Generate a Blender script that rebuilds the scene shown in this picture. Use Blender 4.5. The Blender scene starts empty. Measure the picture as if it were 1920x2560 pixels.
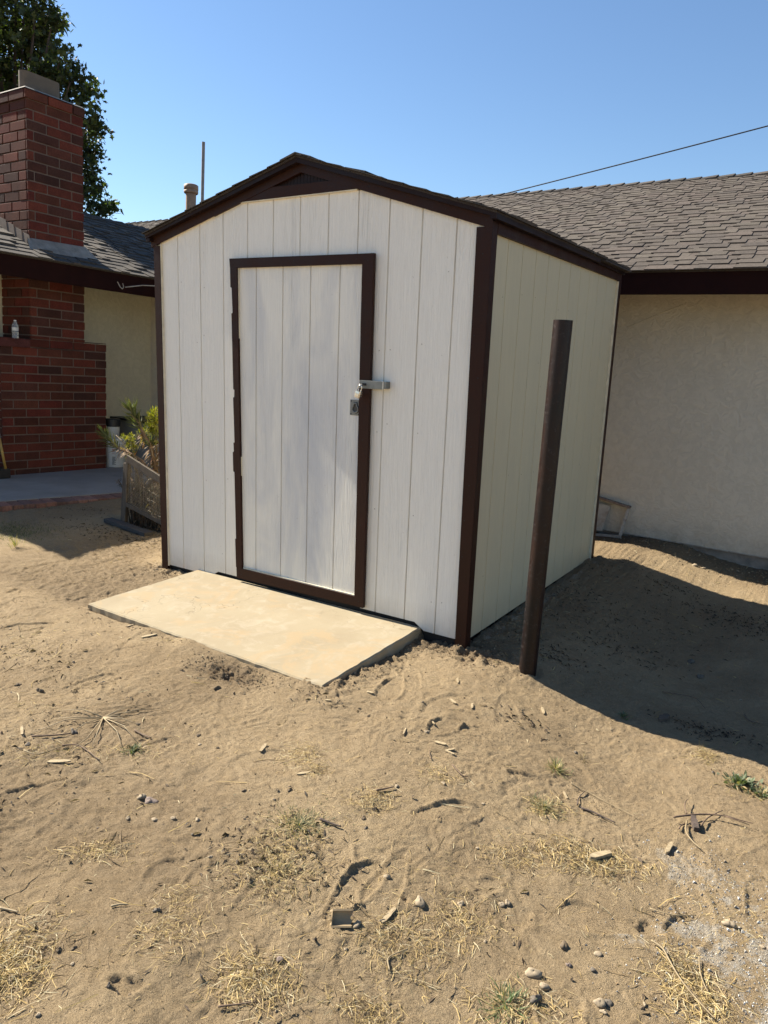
import bpy, math, random
import numpy as np
from mathutils import Matrix, Vector
random.seed(7); rng = np.random.default_rng(11)
scene = bpy.context.scene
COL = scene.collection
rad = math.radians

# ------------------------------------------------------------ camera
CAM_ROT = dict(yaw=0.5546, pitch=-0.2130, roll=-0.03915)
CAM_POS = Vector((4.0488, -3.5099, 1.5900))
F_PX = 1834.25                                   # focal length in photo pixels (1920 x 2560)
def rot_abc(a, b, c):
    return Matrix.Rotation(a, 3, 'Z') @ Matrix.Rotation(b, 3, 'X') @ Matrix.Rotation(c, 3, 'Y')
CM = rot_abc(CAM_ROT['yaw'], CAM_ROT['pitch'], CAM_ROT['roll'])      # columns: right, forward, up
cam_data = bpy.data.cameras.new('camera'); cam = bpy.data.objects.new('camera', cam_data); COL.objects.link(cam)
r_, f_, u_ = CM.col[0], CM.col[1], CM.col[2]
cam.matrix_world = Matrix(((r_[0], u_[0], -f_[0], CAM_POS[0]), (r_[1], u_[1], -f_[1], CAM_POS[1]),
                           (r_[2], u_[2], -f_[2], CAM_POS[2]), (0, 0, 0, 1)))
cam_data.sensor_fit = 'VERTICAL'; cam_data.sensor_height = 32.0; cam_data.lens = F_PX / 2560 * 32.0
cam_data.clip_start = 0.05; cam_data.clip_end = 3000
scene.camera = cam

# ------------------------------------------------------------ light
SUN_EL, SUN_A = rad(40.5), rad(1.6)                 # shadows fall along +X, a touch towards +Y
sun_to = Vector((-math.cos(SUN_EL)*math.cos(SUN_A), -math.cos(SUN_EL)*math.sin(SUN_A), math.sin(SUN_EL)))
world = bpy.data.worlds.new('World'); scene.world = world; world.use_nodes = True
nt = world.node_tree; nt.nodes.clear()
wo = nt.nodes.new('ShaderNodeOutputWorld'); bg = nt.nodes.new('ShaderNodeBackground')
sky = nt.nodes.new('ShaderNodeTexSky'); sky.sky_type = 'NISHITA'; sky.sun_disc = False
sky.sun_elevation = SUN_EL; sky.sun_rotation = math.atan2(sun_to.x, sun_to.y)
sky.altitude = 100; sky.air_density = 1.15; sky.dust_density = 0.15; sky.ozone_density = 5.5
bg.inputs[1].default_value = 0.059
nt.links.new(sky.outputs[0], bg.inputs[0]); nt.links.new(bg.outputs[0], wo.inputs[0])
sd = bpy.data.lights.new('sun', 'SUN'); so = bpy.data.objects.new('sun', sd); COL.objects.link(so)
sd.energy = 5.0; sd.angle = rad(0.53); sd.color = (1.0, 0.93, 0.80)
so.rotation_euler = sun_to.to_track_quat('Z', 'Y').to_euler()
scene.view_settings.view_transform = 'Standard'; scene.view_settings.look = 'None'
scene.view_settings.gamma = 1.0; scene.view_settings.exposure = 1.43

# ------------------------------------------------------------ frames
RH = Matrix(((0.9993, 0.0368, 0.0102), (-0.0372, 0.9986, 0.0377), (-0.0088, -0.0380, 0.9992)))   # the house is level, the yard slopes
RH = RH.to_quaternion().to_matrix(); I3 = Matrix.Identity(3)

# ------------------------------------------------------------ helpers
class MB:
    def __init__(s): s.v = []; s.f = []; s.m = []; s.c = []; s.usec = False
    def face(s, pts, mi=0, col=None):
        b = len(s.v); s.v += [tuple(p) for p in pts]; s.f.append(tuple(range(b, b+len(pts)))); s.m.append(mi)
        s.c.append(col or (1, 1, 1)); s.usec = s.usec or col is not None
    def mesh(s, vs, fs, mi=0, col=None):
        b = len(s.v); s.v += [tuple(p) for p in vs]
        for f in fs:
            s.f.append(tuple(b+i for i in f)); s.m.append(mi); s.c.append(col or (1, 1, 1))
        s.usec = s.usec or col is not None
    def box(s, x0, x1, y0, y1, z0, z1, mi=0, col=None):
        s.hexa([(x0,y0,z0),(x1,y0,z0),(x1,y1,z0),(x0,y1,z0),(x0,y0,z1),(x1,y0,z1),(x1,y1,z1),(x0,y1,z1)], mi, col)
    def hexa(s, p, mi=0, col=None):
        s.mesh(p, [(0,3,2,1),(4,5,6,7),(0,1,5,4),(1,2,6,5),(2,3,7,6),(3,0,4,7)], mi, col)
    def prism(s, poly, axis, a, b, mi=0, col=None):
        # poly of 2-D points, extruded along axis (0,1,2) from a to b
        def P(q, t):
            l = list(q); l.insert(axis, t); return tuple(l)
        n = len(poly); vs = [P(q, a) for q in poly] + [P(q, b) for q in poly]
        fs = [tuple(range(n)), tuple(reversed(range(n, 2*n)))] + [(i, n+i, n+(i+1) % n, (i+1) % n) for i in range(n)]
        s.mesh(vs, fs, mi, col)
    def tube(s, pts, r, n=8, mi=0, col=None, caps=True):
        pts = [Vector(p) for p in pts]; rs = r if isinstance(r, (list, tuple)) else [r]*len(pts)
        rings = []; up = Vector((0.13, 0.31, 0.94))
        for i, p in enumerate(pts):
            d = (pts[min(i+1, len(pts)-1)] - pts[max(i-1, 0)])
            if d.length < 1e-9: d = Vector((0, 0, 1))
            d.normalize(); a = d.cross(up)
            if a.length < 0.05: a = d.cross(Vector((1, 0, 0)))
            a.normalize(); b = d.cross(a)
            rings.append([p + rs[i]*(math.cos(2*math.pi*k/n)*a + math.sin(2*math.pi*k/n)*b) for k in range(n)])
        vs = [v for R_ in rings for v in R_]; fs = []
        for i in range(len(pts)-1):
            for k in range(n): fs.append((i*n+k, i*n+(k+1) % n, (i+1)*n+(k+1) % n, (i+1)*n+k))
        if caps: fs += [tuple(reversed(range(n))), tuple((len(pts)-1)*n+k for k in range(n))]
        s.mesh(vs, fs, mi, col)
    def lathe(s, prof, c, n=20, mi=0, col=None, axis=None):
        c = Vector(c); q = Vector((0, 0, 1)).rotation_difference(Vector(axis)) if axis is not None else None
        vs = []; fs = []
        for (r, z) in prof:
            for k in range(n):
                p = Vector((r*math.cos(2*math.pi*k/n), r*math.sin(2*math.pi*k/n), z))
                vs.append(c + (q @ p if q else p))
        for i in range(len(prof)-1):
            for k in range(n): fs.append((i*n+k, i*n+(k+1) % n, (i+1)*n+(k+1) % n, (i+1)*n+k))
        s.mesh(vs, fs, mi, col)

def tag(o, label=None, cat=None, group=None, kind=None):
    if label: o['label'] = label
    if cat: o['category'] = cat
    if group: o['group'] = group
    if kind: o['kind'] = kind
    return o
ORG = {}
def thing(name, org, label, cat, group=None, frame=I3):
    o = bpy.data.objects.new(name, None); COL.objects.link(o); o.empty_display_size = 0.1
    org = Vector(org); o.location = frame @ org; o.rotation_euler = frame.to_euler()
    ORG[o] = org
    return tag(o, label, cat, group)
def build(name, mb, mats, parent=None, org=None, frame=I3, smooth=False, bevel=0, bseg=2):
    """link mb as ONE mesh object; coordinates of mb are in `frame`; a child's go relative to its root's origin"""
    if parent is not None: o0 = ORG[parent]
    else: o0 = Vector(org) if org is not None else Vector((0, 0, 0))
    V = np.array(mb.v, dtype=np.float64) - np.array(o0)
    me = bpy.data.meshes.new(name); me.from_pydata(V.tolist(), [], mb.f)
    if not isinstance(mats, (list, tuple)): mats = [mats]
    for m in mats: me.materials.append(m)
    me.polygons.foreach_set('material_index', mb.m)
    if smooth: me.polygons.foreach_set('use_smooth', [True]*len(mb.f))
    if mb.usec:
        at = me.color_attributes.new('Col', 'FLOAT_COLOR', 'CORNER')
        arr = np.ones((len(me.loops), 4), dtype=np.float32); k = 0
        for f, c in zip(mb.f, mb.c): arr[k:k+len(f), :3] = c; k += len(f)
        at.data.foreach_set('color', arr.ravel())
    me.update()
    o = bpy.data.objects.new(name, me); COL.objects.link(o)
    if parent is not None: o.parent = parent; ORG[o] = o0
    else: o.location = frame @ o0; o.rotation_euler = frame.to_euler(); ORG[o] = o0
    if bevel:
        b = o.modifiers.new('bevel', 'BEVEL'); b.width = bevel; b.segments = bseg; b.limit_method = 'ANGLE'; b.angle_limit = rad(40)
    return o

# ------------------------------------------------------------ materials
class NT:
    def __init__(s, name):
        s.m = bpy.data.materials.new(name); s.m.use_nodes = True; s.t = s.m.node_tree; s.t.nodes.clear()
        s.out = s.n('ShaderNodeOutputMaterial'); s.b = s.n('ShaderNodeBsdfPrincipled'); s.l(s.b.outputs[0], s.out.inputs[0])
        s.tc = s.n('ShaderNodeTexCoord')
    def n(s, t, **k):
        o = s.t.nodes.new(t)
        for a, v in k.items(): setattr(o, a, v)
        return o
    def l(s, a, b): s.t.links.new(a, b)
    def put(s, sock, v):
        if hasattr(v, 'is_output') or isinstance(v, bpy.types.NodeSocket): s.l(v, sock)
        else: sock.default_value = v
    def coord(s, scale=(1, 1, 1), out='Object', rot=(0, 0, 0)):
        mp = s.n('ShaderNodeMapping'); mp.inputs['Scale'].default_value = scale; mp.inputs['Rotation'].default_value = rot
        s.l(s.tc.outputs[out], mp.inputs[0]); return mp.outputs[0]
    def noise(s, scale, detail=4, rough=0.55, dist=0, vec=None):
        k = s.n('ShaderNodeTexNoise'); k.inputs['Scale'].default_value = scale; k.inputs['Detail'].default_value = detail
        k.inputs['Roughness'].default_value = rough; k.inputs['Distortion'].default_value = dist
        s.l(vec if vec is not None else s.tc.outputs['Object'], k.inputs['Vector']); return k.outputs['Fac']
    def voro(s, scale, feature='F1', vec=None, out='Distance'):
        k = s.n('ShaderNodeTexVoronoi'); k.feature = feature; k.inputs['Scale'].default_value = scale
        s.l(vec if vec is not None else s.tc.outputs['Object'], k.inputs['Vector']); return k.outputs[out]
    def ramp(s, fac, stops, interp='LINEAR'):
        k = s.n('ShaderNodeValToRGB'); k.color_ramp.interpolation = interp; e = k.color_ramp.elements
        while len(e) < len(stops): e.new(0.5)
        for i, (p, c) in enumerate(stops):
            e[i].position = p; c = c if isinstance(c, (tuple, list)) else (c, c, c); e[i].color = (c[0], c[1], c[2], 1)
        s.l(fac, k.inputs[0]); return k.outputs[0]
    def mix(s, fac, a, b, mode='MIX'):
        k = s.n('ShaderNodeMix'); k.data_type = 'RGBA'; k.blend_type = mode; k.clamp_factor = True
        s.put(k.inputs[0], fac)
        for i, v in ((6, a), (7, b)):
            if isinstance(v, (tuple, list)): v = (v[0], v[1], v[2], 1)
            s.put(k.inputs[i], v)
        return k.outputs[2]
    def math(s, op, a, b=0.0, c=None):
        k = s.n('ShaderNodeMath'); k.operation = op; s.put(k.inputs[0], a); s.put(k.inputs[1], b)
        if c is not None: s.put(k.inputs[2], c)
        return k.outputs[0]
    def attr(s, name, out='Color'):
        k = s.n('ShaderNodeAttribute'); k.attribute_name = name; return k.outputs[out]
    def bump(s, h, strength=0.5, dist=0.01, prev=None):
        k = s.n('ShaderNodeBump'); k.inputs['Strength'].default_value = strength; k.inputs['Distance'].default_value = dist
        s.l(h, k.inputs['Height'])
        if prev is not None: s.l(prev, k.inputs['Normal'])
        return k.outputs[0]
    def fin(s, col, rough=0.8, normal=None, metal=0.0, spec=0.5, **kw):
        if isinstance(col, (tuple, list)): col = (col[0], col[1], col[2], 1)
        s.put(s.b.inputs['Base Color'], col); s.put(s.b.inputs['Roughness'], rough); s.put(s.b.inputs['Metallic'], metal)
        s.b.inputs['Specular IOR Level'].default_value = spec
        if normal is not None: s.l(normal, s.b.inputs['Normal'])
        for k, v in kw.items(): s.put(s.b.inputs[k.replace('_', ' ')], v)
        return s.m

def m_paint_siding(name, base, other, blotch=0.5, seed=0.0, grain_dir='z', axis_scale=(1, 1, 1), bs=0.55):
    s = NT(name)
    g1 = s.coord((120, 120, 4.5)); g2 = s.coord((14, 14, 0.9))
    fine = s.noise(1.0, 5, 0.65, 0.6, g1); cath = s.noise(1.0, 2, 0.5, 1.2, g2)
    rings = s.math('SINE', s.math('MULTIPLY', cath, 75.0))
    msk = s.ramp(s.noise(1.0, 1, 0.5, 0, s.coord((4.2, 4.2, 0.35))), [(0.46, 0.08), (0.6, 1.0)])
    h = s.math('ADD', fine, s.math('MULTIPLY', s.math('MULTIPLY', rings, msk), 0.14))
    grain = s.ramp(fine, [(0.35, 0.95), (0.62, 1.02)])
    bl = s.ramp(s.noise(1.0, 4, 0.6, 0.5, s.coord((3.2, 3.2, 0.9))), [(0.42, 0.0), (0.68, 1.0)])
    col = s.mix(s.math('MULTIPLY', bl, blotch), base, other)
    col = s.mix(1.0, col, grain, 'MULTIPLY')
    dirt = s.ramp(s.noise(45, 4, 0.7), [(0.66, 0.0), (0.76, 0.35)])
    col = s.mix(dirt, col, (0.30, 0.25, 0.18))
    sp = s.n('ShaderNodeSeparateXYZ'); s.l(s.tc.outputs['Object'], sp.inputs[0])
    low = s.math('MULTIPLY', s.ramp(sp.outputs[2], [(0.02, 1.0), (0.20, 0.0)]), s.noise(9, 4, 0.7))      # dust kicked up at the foot
    col = s.mix(s.math('MULTIPLY', low, 0.7), col, (0.34, 0.26, 0.165))
    return s.fin(col, 0.55, s.bump(h, bs, 0.0045), spec=0.35)

def m_trim(name, base=(0.024, 0.0075, 0.0035)):
    s = NT(name)
    n1 = s.noise(1.0, 5, 0.6, 0.8, s.coord((50, 50, 50)))
    n2 = s.noise(6, 4, 0.6)
    col = s.mix(s.ramp(n2, [(0.35, 0.0), (0.7, 1.0)]), base, (base[0]*1.35, base[1]*1.3, base[2]*1.2))
    dust = s.ramp(s.noise(38, 5, 0.75), [(0.62, 0.0), (0.80, 0.16)])
    col = s.mix(dust, col, (0.12, 0.075, 0.05))
    chips = s.ramp(s.voro(55), [(0.0, 1.0), (0.045, 0.0)]); keep = s.ramp(s.noise(7, 2), [(0.55, 0.0), (0.6, 1.0)])
    col = s.mix(s.math('MULTIPLY', s.math('MULTIPLY', chips, keep), 0.6), col, (0.45, 0.38, 0.33))
    return s.fin(col, s.ramp(n2, [(0.3, 0.45), (0.7, 0.65)]), s.bump(n1, 0.35, 0.003), spec=0.2)

def m_simple(name, base, other=None, scale=12, rough=0.7, bump=0.2, bd=0.003, metal=0.0, stretch=(1, 1, 1), spec=0.5, lo=0.35, hi=0.7):
    s = NT(name); v = s.coord(stretch); n1 = s.noise(scale, 5, 0.62, 0.3, v); n2 = s.noise(scale*9, 4, 0.6, 0, v)
    col = s.mix(s.ramp(n1, [(lo, 0.0), (hi, 1.0)]), base, other or tuple(c*0.7 for c in base))
    return s.fin(col, rough, s.bump(s.math('ADD', n1, s.math('MULTIPLY', n2, 0.6)), bump, bd), metal=metal, spec=spec)

def m_vcol(name, rough=0.85, bump=0.4, bd=0.003, scale=90, var=0.25, spec=0.3, speck=0.0, transl=0.0):
    s = NT(name); n1 = s.noise(scale, 5, 0.65); n2 = s.noise(scale*0.12, 3)
    c = s.attr('Col')
    c = s.mix(1.0, c, s.ramp(n1, [(0.3, 1-var), (0.7, 1+var)]), 'MULTIPLY')
    c = s.mix(1.0, c, s.ramp(n2, [(0.3, 1-var*0.7), (0.7, 1+var*0.5)]), 'MULTIPLY')
    if speck:
        g = s.ramp(s.noise(420, 2, 0.5), [(0.56, 0.0), (0.66, 1.0)]); c = s.mix(s.math('MULTIPLY', g, speck), c, (0.30, 0.26, 0.22))
    m = s.fin(c, rough, s.bump(n1, bump, bd), spec=spec)
    if transl:
        tr = s.n('ShaderNodeBsdfTranslucent'); ms = s.n('ShaderNodeMixShader'); ms.inputs[0].default_value = transl
        cc = s.mix(1.0, c, (1.5, 1.7, 0.5), 'MULTIPLY')
        s.l(cc, tr.inputs[0]); s.l(s.b.outputs[0], ms.inputs[1]); s.l(tr.outputs[0], ms.inputs[2]); s.l(ms.outputs[0], s.out.inputs[0])
    return m

M = {}
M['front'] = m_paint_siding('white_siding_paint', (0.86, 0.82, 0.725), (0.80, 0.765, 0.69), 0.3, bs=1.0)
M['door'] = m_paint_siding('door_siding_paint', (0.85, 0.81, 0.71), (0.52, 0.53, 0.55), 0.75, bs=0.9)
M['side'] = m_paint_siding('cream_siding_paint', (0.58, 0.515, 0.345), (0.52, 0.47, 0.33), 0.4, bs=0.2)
M['groove'] = m_simple('dark_groove', (0.09, 0.08, 0.05), (0.26, 0.24, 0.17), 3, 0.9, 0.2, stretch=(6, 6, 1), lo=.45, hi=.6)  # groove bottoms coloured darker than the cream siding
M['groove_w'] = m_simple('painted_groove', (0.46, 0.41, 0.33), (0.62, 0.58, 0.5), 3, 0.9, 0.2, stretch=(6, 6, 1))
M['edge'] = m_simple('cream_edge', (0.78, 0.70, 0.52), rough=0.6)
M['trim'] = m_trim('brown_trim_paint')
M['trim_dark'] = m_trim('brown_fascia_paint', (0.0115, 0.0042, 0.0036))
M['house_fascia'] = m_simple('maroon_fascia_paint', (0.020, 0.0055, 0.004), (0.014, 0.004, 0.003), 6, 0.85, 0.2, spec=0.12)
M['dark'] = m_simple('near_black', (0.02, 0.017, 0.014), rough=0.9)
M['bright_slit'] = m_simple('slit_white', (0.8, 0.8, 0.8), rough=0.6, bump=0.05)
M['nail'] = m_simple('nail_hole', (0.012, 0.008, 0.006), rough=0.7)
M['shingle'] = m_vcol('asphalt_shingle', 0.95, 0.7, 0.002, 220, 0.35, 0.2, 0.25)
M['brick'] = m_vcol('brick', 0.9, 0.5, 0.003, 60, 0.3, 0.25)
M['mortar'] = m_simple('mortar', (0.155, 0.105, 0.082), (0.11, 0.078, 0.062), 18, 0.95, 0.5)
M['mortar_cap'] = m_simple('mortar_cap', (0.30, 0.27, 0.23), (0.17, 0.15, 0.13), 10, 0.95, 0.8, 0.01)
M['flue'] = m_simple('clay_flue', (0.15, 0.12, 0.088), (0.105, 0.085, 0.065), 8, 0.9, 0.4)
M['flashing'] = m_simple('flashing', (0.20, 0.15, 0.115), (0.12, 0.09, 0.07), 9, 0.7, 0.2, metal=0.1)
M['vent'] = m_simple('vent_paint', (0.33, 0.22, 0.14), (0.2, 0.12, 0.075), 7, 0.6, 0.2)
M['mast'] = m_simple('mast_metal', (0.28, 0.25, 0.23), rough=0.6, metal=0.2)
M['cable'] = m_simple('cable', (0.012, 0.012, 0.014), rough=0.5)
M['concrete_patio'] = m_simple('patio_concrete', (0.27, 0.26, 0.245), (0.20, 0.19, 0.178), 2.2, 0.9, 0.25)
M['edging'] = m_vcol('edging_brick', 0.95, 0.5, 0.003, 50, 0.3)
M['gwood'] = m_simple('grey_wood', (0.105, 0.08, 0.056), (0.055, 0.043, 0.032), 9, 0.85, 0.5, 0.004, stretch=(4, 4, 1))
M['plank'] = m_simple('blue_grey_plank', (0.060, 0.054, 0.050), (0.038, 0.032, 0.028), 7, 0.85, 0.4, stretch=(1, 5, 5))
M['wire'] = m_simple('mesh_wire', (0.42, 0.37, 0.29), (0.28, 0.24, 0.185), 30, 0.55, 0.1, metal=0.3)
M['white_plastic'] = m_simple('white_plastic', (0.60, 0.60, 0.58), (0.48, 0.48, 0.46), 6, 0.4, 0.05)
M['black_plastic'] = m_simple('black_plastic', (0.015, 0.015, 0.016), rough=0.5, bump=0.05)
M['red_label'] = m_simple('red_label', (0.45, 0.03, 0.03), rough=0.5, bump=0.02)
M['grey_box'] = m_simple('grey_box', (0.26, 0.26, 0.25), (0.2, 0.2, 0.19), 4, 0.8, 0.2)
M['yellow_handle'] = m_simple('yellow_handle', (0.50, 0.30, 0.06), (0.33, 0.2, 0.05), 14, 0.5, 0.1)
M['metal'] = m_simple('zinc', (0.50, 0.49, 0.46), (0.34, 0.335, 0.32), 30, 0.38, 0.08, metal=0.75)
M['metal_dull'] = m_simple('painted_zinc', (0.23, 0.235, 0.215), (0.17, 0.175, 0.16), 25, 0.5, 0.1, metal=0.35)
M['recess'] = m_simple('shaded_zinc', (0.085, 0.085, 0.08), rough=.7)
M['chrome'] = m_simple('steel_lock', (0.75, 0.73, 0.68), (0.60, 0.58, 0.53), 20, 0.25, 0.05, metal=0.9)
M['chip'] = m_simple('pale_wood_chip', (0.38, 0.30, 0.18), (0.24, 0.175, 0.10), 35, 0.85, 0.5, 0.002, stretch=(1, 4, 4))
M['bark'] = m_simple('bark', (0.10, 0.07, 0.055), (0.05, 0.038, 0.03), 40, 0.9, 0.8, 0.004)
M['twig'] = m_simple('twig', (0.16, 0.105, 0.065), (0.09, 0.06, 0.04), 40, 0.85, 0.3, 0.002)
M['pot'] = m_simple('terracotta', (0.32, 0.235, 0.13), (0.25, 0.175, 0.10), 25, 0.85, 0.3)
M['frame_white'] = m_simple('weathered_white_wood', (0.45, 0.42, 0.36), (0.25, 0.20, 0.15), 14, 0.8, 0.5, 0.003)
M['frame_top'] = m_simple('weathered_brown_wood', (0.16, 0.11, 0.08), (0.30, 0.24, 0.19), 14, 0.8, 0.5, 0.003)

def m_stone(name, a, b):
    s = NT(name); n1 = s.noise(30, 5, 0.65); n2 = s.noise(190, 3, 0.6)
    col = s.mix(s.ramp(n1, [(0.35, 0.0), (0.65, 1.0)]), a, b); col = s.mix(s.ramp(n2, [(0.55, 0), (0.7, 0.5)]), col, (0.12, 0.10, 0.085))
    return s.fin(col, 0.85, s.bump(s.math('ADD', n1, s.math('MULTIPLY', n2, 0.4)), 0.5, 0.003), spec=0.3)
M['stone_pale'] = m_stone('pale_stone', (0.315, 0.25, 0.17), (0.20, 0.155, 0.10))
M['stone_grey'] = m_stone('grey_stone', (0.15, 0.125, 0.095), (0.09, 0.075, 0.06))
M['stone_mauve'] = m_stone('mauve_stone', (0.20, 0.155, 0.13), (0.14, 0.105, 0.085))
M['clod'] = m_stone('dirt_clod', (0.15, 0.11, 0.07), (0.09, 0.068, 0.043))
M['straw'] = m_vcol('dry_straw', 0.7, 0.1, 0.001, 60, 0.15, 0.3, transl=0.2)
M['weed'] = m_vcol('weed_leaf', 0.6, 0.1, 0.001, 60, 0.2, 0.3, transl=0.3)
M['leaf'] = m_vcol('tree_leaf', 0.5, 0.1, 0.001, 10, 0.2, 0.45, transl=0.35)
M['succ'] = m_vcol('succulent_leaf', 0.75, 0.05, 0.001, 20, 0.15, 0.15, transl=0.2)

# stucco
def m_stucco(name, a, b, sc=1.0):
    s = NT(name)
    lace = s.ramp(s.noise(9*sc, 3, 0.5, 1.4), [(0.40, 0.0), (0.50, 0.5), (0.60, 1.0)])
    fine = s.noise(85*sc, 5, 0.7); big = s.noise(1.3, 3)
    col = s.mix(s.ramp(big, [(0.35, 0), (0.65, 1)]), a, b)
    col = s.mix(1.0, col, s.ramp(fine, [(0.3, 0.9), (0.7, 1.06)]), 'MULTIPLY')
    sp = s.n('ShaderNodeSeparateXYZ'); s.l(s.tc.outputs['Object'], sp.inputs[0])
    low = s.math('MULTIPLY', s.ramp(sp.outputs[2], [(0.15, 1.0), (0.42, 0.0)]), s.ramp(s.noise(5, 5, 0.7), [(0.35, 0), (0.65, 1)])); col = s.mix(s.math('MULTIPLY', low, 0.5), col, (0.30, 0.22, 0.14))
    st = s.ramp(s.noise(1.0, 5, 0.7, 0, s.coord((1.6, 1.6, 0.5))), [(0.55, 0), (0.72, 0.35)]); col = s.mix(st, col, (0.42, 0.37, 0.29))
    h = s.math('ADD', s.math('MULTIPLY', lace, 0.8), s.math('MULTIPLY', fine, 0.7))
    col = s.mix(1.0, col, s.ramp(lace, [(0.0, 0.95), (1.0, 1.03)]), 'MULTIPLY')
    return s.fin(col, 0.9, s.bump(h, 0.55, 0.006), spec=0.2)
M['stucco'] = m_stucco('stucco', (0.64, 0.58, 0.465), (0.59, 0.535, 0.43), 1.7)
M['stucco_left'] = m_stucco('stucco_cream', (0.56, 0.52, 0.39), (0.52, 0.48, 0.36), 1.2)

# concrete slab
s = NT('slab_concrete')
n1 = s.noise(2.6, 6, 0.6, 0.4); n2 = s.noise(160, 4, 0.7); n3 = s.noise(11, 5, 0.65, 0.6)
col = s.mix(s.ramp(n1, [(0.35, 0), (0.68, 1)]), (0.315, 0.262, 0.175), (0.268, 0.217, 0.142))
col = s.mix(s.ramp(n3, [(0.5, 0), (0.72, 0.55)]), col, (0.385, 0.335, 0.255))
col = s.mix(s.ramp(n2, [(0.54, 0), (0.70, 0.5)]), col, (0.28, 0.22, 0.14))
col = s.mix(s.ramp(s.voro(9), [(0.0, 0.55), (0.05, 0.0)]), col, (0.20, 0.16, 0.11))
pore = s.ramp(s.voro(70), [(0.05, 0.8), (0.12, 0.0)]); col = s.mix(s.math('MULTIPLY', pore, s.ramp(s.noise(8, 3), [(0.48, 0), (0.6, 1)])), col, (0.16, 0.125, 0.08))
drift = s.ramp(s.noise(3.4, 5, 0.7, 1.0), [(0.52, 0), (0.62, 0.65)]); col = s.mix(drift, col, (0.33, 0.245, 0.142))
wv = s.noise(1.7, 4, 0.6); crack = s.ramp(s.math('ABSOLUTE', s.math('SUBTRACT', wv, 0.47)), [(0.0, 1.0), (0.0022, 0.0)]); col = s.mix(s.math('MULTIPLY', crack, s.ramp(s.noise(1.1, 2, 0.5, 0, s.coord((1, 1, 1), rot=(0, 0, 2))), [(0.54, 0), (0.60, 0.55)])), col, (0.12, 0.09, 0.06))
M['slab'] = s.fin(col, 0.9, s.bump(s.math('ADD', n3, s.math('MULTIPLY', n2, 0.5)), 0.35, 0.004), spec=0.2)

# rusty pipe
s = NT('rusty_pipe')
n1 = s.noise(1.0, 5, 0.65, 0.4, s.coord((9, 9, 3))); n2 = s.noise(120, 4, 0.7); n3 = s.noise(1.0, 4, 0.7, 0.0, s.coord((45, 45, 60)))
col = s.mix(s.ramp(n1, [(0.38, 0), (0.66, 1)]), (0.006, 0.0045, 0.005), (0.022, 0.0085, 0.005))
col = s.mix(s.ramp(n3, [(0.56, 0), (0.70, 0.35)]), col, (0.07, 0.06, 0.056))
col = s.mix(s.ramp(n2, [(0.60, 0), (0.75, 0.35)]), col, (0.075, 0.028, 0.014))
M['pipe'] = s.fin(col, s.ramp(n3, [(0.3, 0.28), (0.7, 0.55)]), s.bump(s.math('ADD', n2, n3), 0.35, 0.0015), metal=0.0, spec=0.28)

# plastic bottle
s = NT('clear_plastic'); M['bottle'] = s.fin((0.85, 0.9, 0.95), 0.08, None, Transmission_Weight=0.85, IOR=1.25)

# ------------------------------------------------------------ ground
def smooth(t): t = np.clip(t, 0, 1); return t*t*(3-2*t)
PERM = rng.random((512, 512)).astype(np.float32)
def vnoise(x, y, sc, seed=0):
    x = x*sc + seed*17.31; y = y*sc + seed*9.77
    xi = np.floor(x).astype(int); yi = np.floor(y).astype(int); fx = x-xi; fy = y-yi
    fx = fx*fx*fx*(fx*(fx*6-15)+10); fy = fy*fy*fy*(fy*(fy*6-15)+10)
    a = PERM[xi & 511, yi & 511]; b = PERM[(xi+1) & 511, yi & 511]; c = PERM[xi & 511, (yi+1) & 511]; d = PERM[(xi+1) & 511, (yi+1) & 511]
    return (a*(1-fx)+b*fx)*(1-fy) + (c*(1-fx)+d*fx)*fy - 0.5
def fbm(x, y, sc, o=4, g=0.5, seed=0):
    r = 0; a = 1.0
    for i in range(o):
        ca, sa = math.cos(0.7*i+seed), math.sin(0.7*i+seed)
        r = r + a*vnoise(x*ca-y*sa, x*sa+y*ca, sc*2.03**i, seed+i*3); a *= g
    return r
def large(x, y):
    z = -0.155*smooth((x-2.55)/1.02)*(0.55+0.45*smooth((y+1.3)/0.9))
    z = z - 0.035*smooth((-y-0.95)/0.9)*smooth((2.9-x)/1.0)
    z = z + 0.036*smooth((y-2.9)/0.5)*smooth((x-2.4)/0.9) + 0.010*np.exp(-(((x-2.6)/0.55)**2+((y-2.75)/0.30)**2))
    return z
def spaced(f0, f1, h, outer, growth=1.06, hmax=60):
    a = list(np.arange(f0, f1, h)); 
    st = h; p = a[-1]; hi = []
    while p < outer: st = min(st*growth, hmax); p += st; hi.append(p)
    st = h; p = a[0]; lo = []
    while p > -outer: st = min(st*growth, hmax); p -= st; lo.append(p)
    return np.array(lo[::-1] + a + hi)
xs = spaced(-0.6, 4.35, 0.0068, 900, 1.035); ys = spaced(-2.95, 0.35, 0.0068, 900, 1.035)
X, Y = np.meshgrid(xs, ys)
near = smooth((9-np.hypot(X-2, Y+0.5))/5)
Z = large(X, Y)*smooth((30-np.hypot(X, Y))/20)
wx = X + 0.10*fbm(X, Y, 2.2, 3, seed=5); wy = Y + 0.10*fbm(X, Y, 2.2, 3, seed=8)
Z += near*(0.020*fbm(wx, wy, 1.1, 3, seed=1) + 0.013*fbm(wx, wy, 4.5, 4, 0.55, seed=2))
rid = 1-np.abs(fbm(wx*0.8, wy*1.7, 6.0, 3, 0.5, seed=3))*3.2
Z += near*0.0022*np.clip(rid, -1, 1)*smooth(vnoise(X, Y, 1.7, 4)+0.75)
rid2 = 1-np.abs(fbm(wx*2.0, wy*0.9, 9.0, 2, 0.5, seed=13))*4
Z += near*0.0012*np.clip(rid2, -0.5, 1)*smooth(vnoise(X, Y, 2.3, 14)+0.6)
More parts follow.
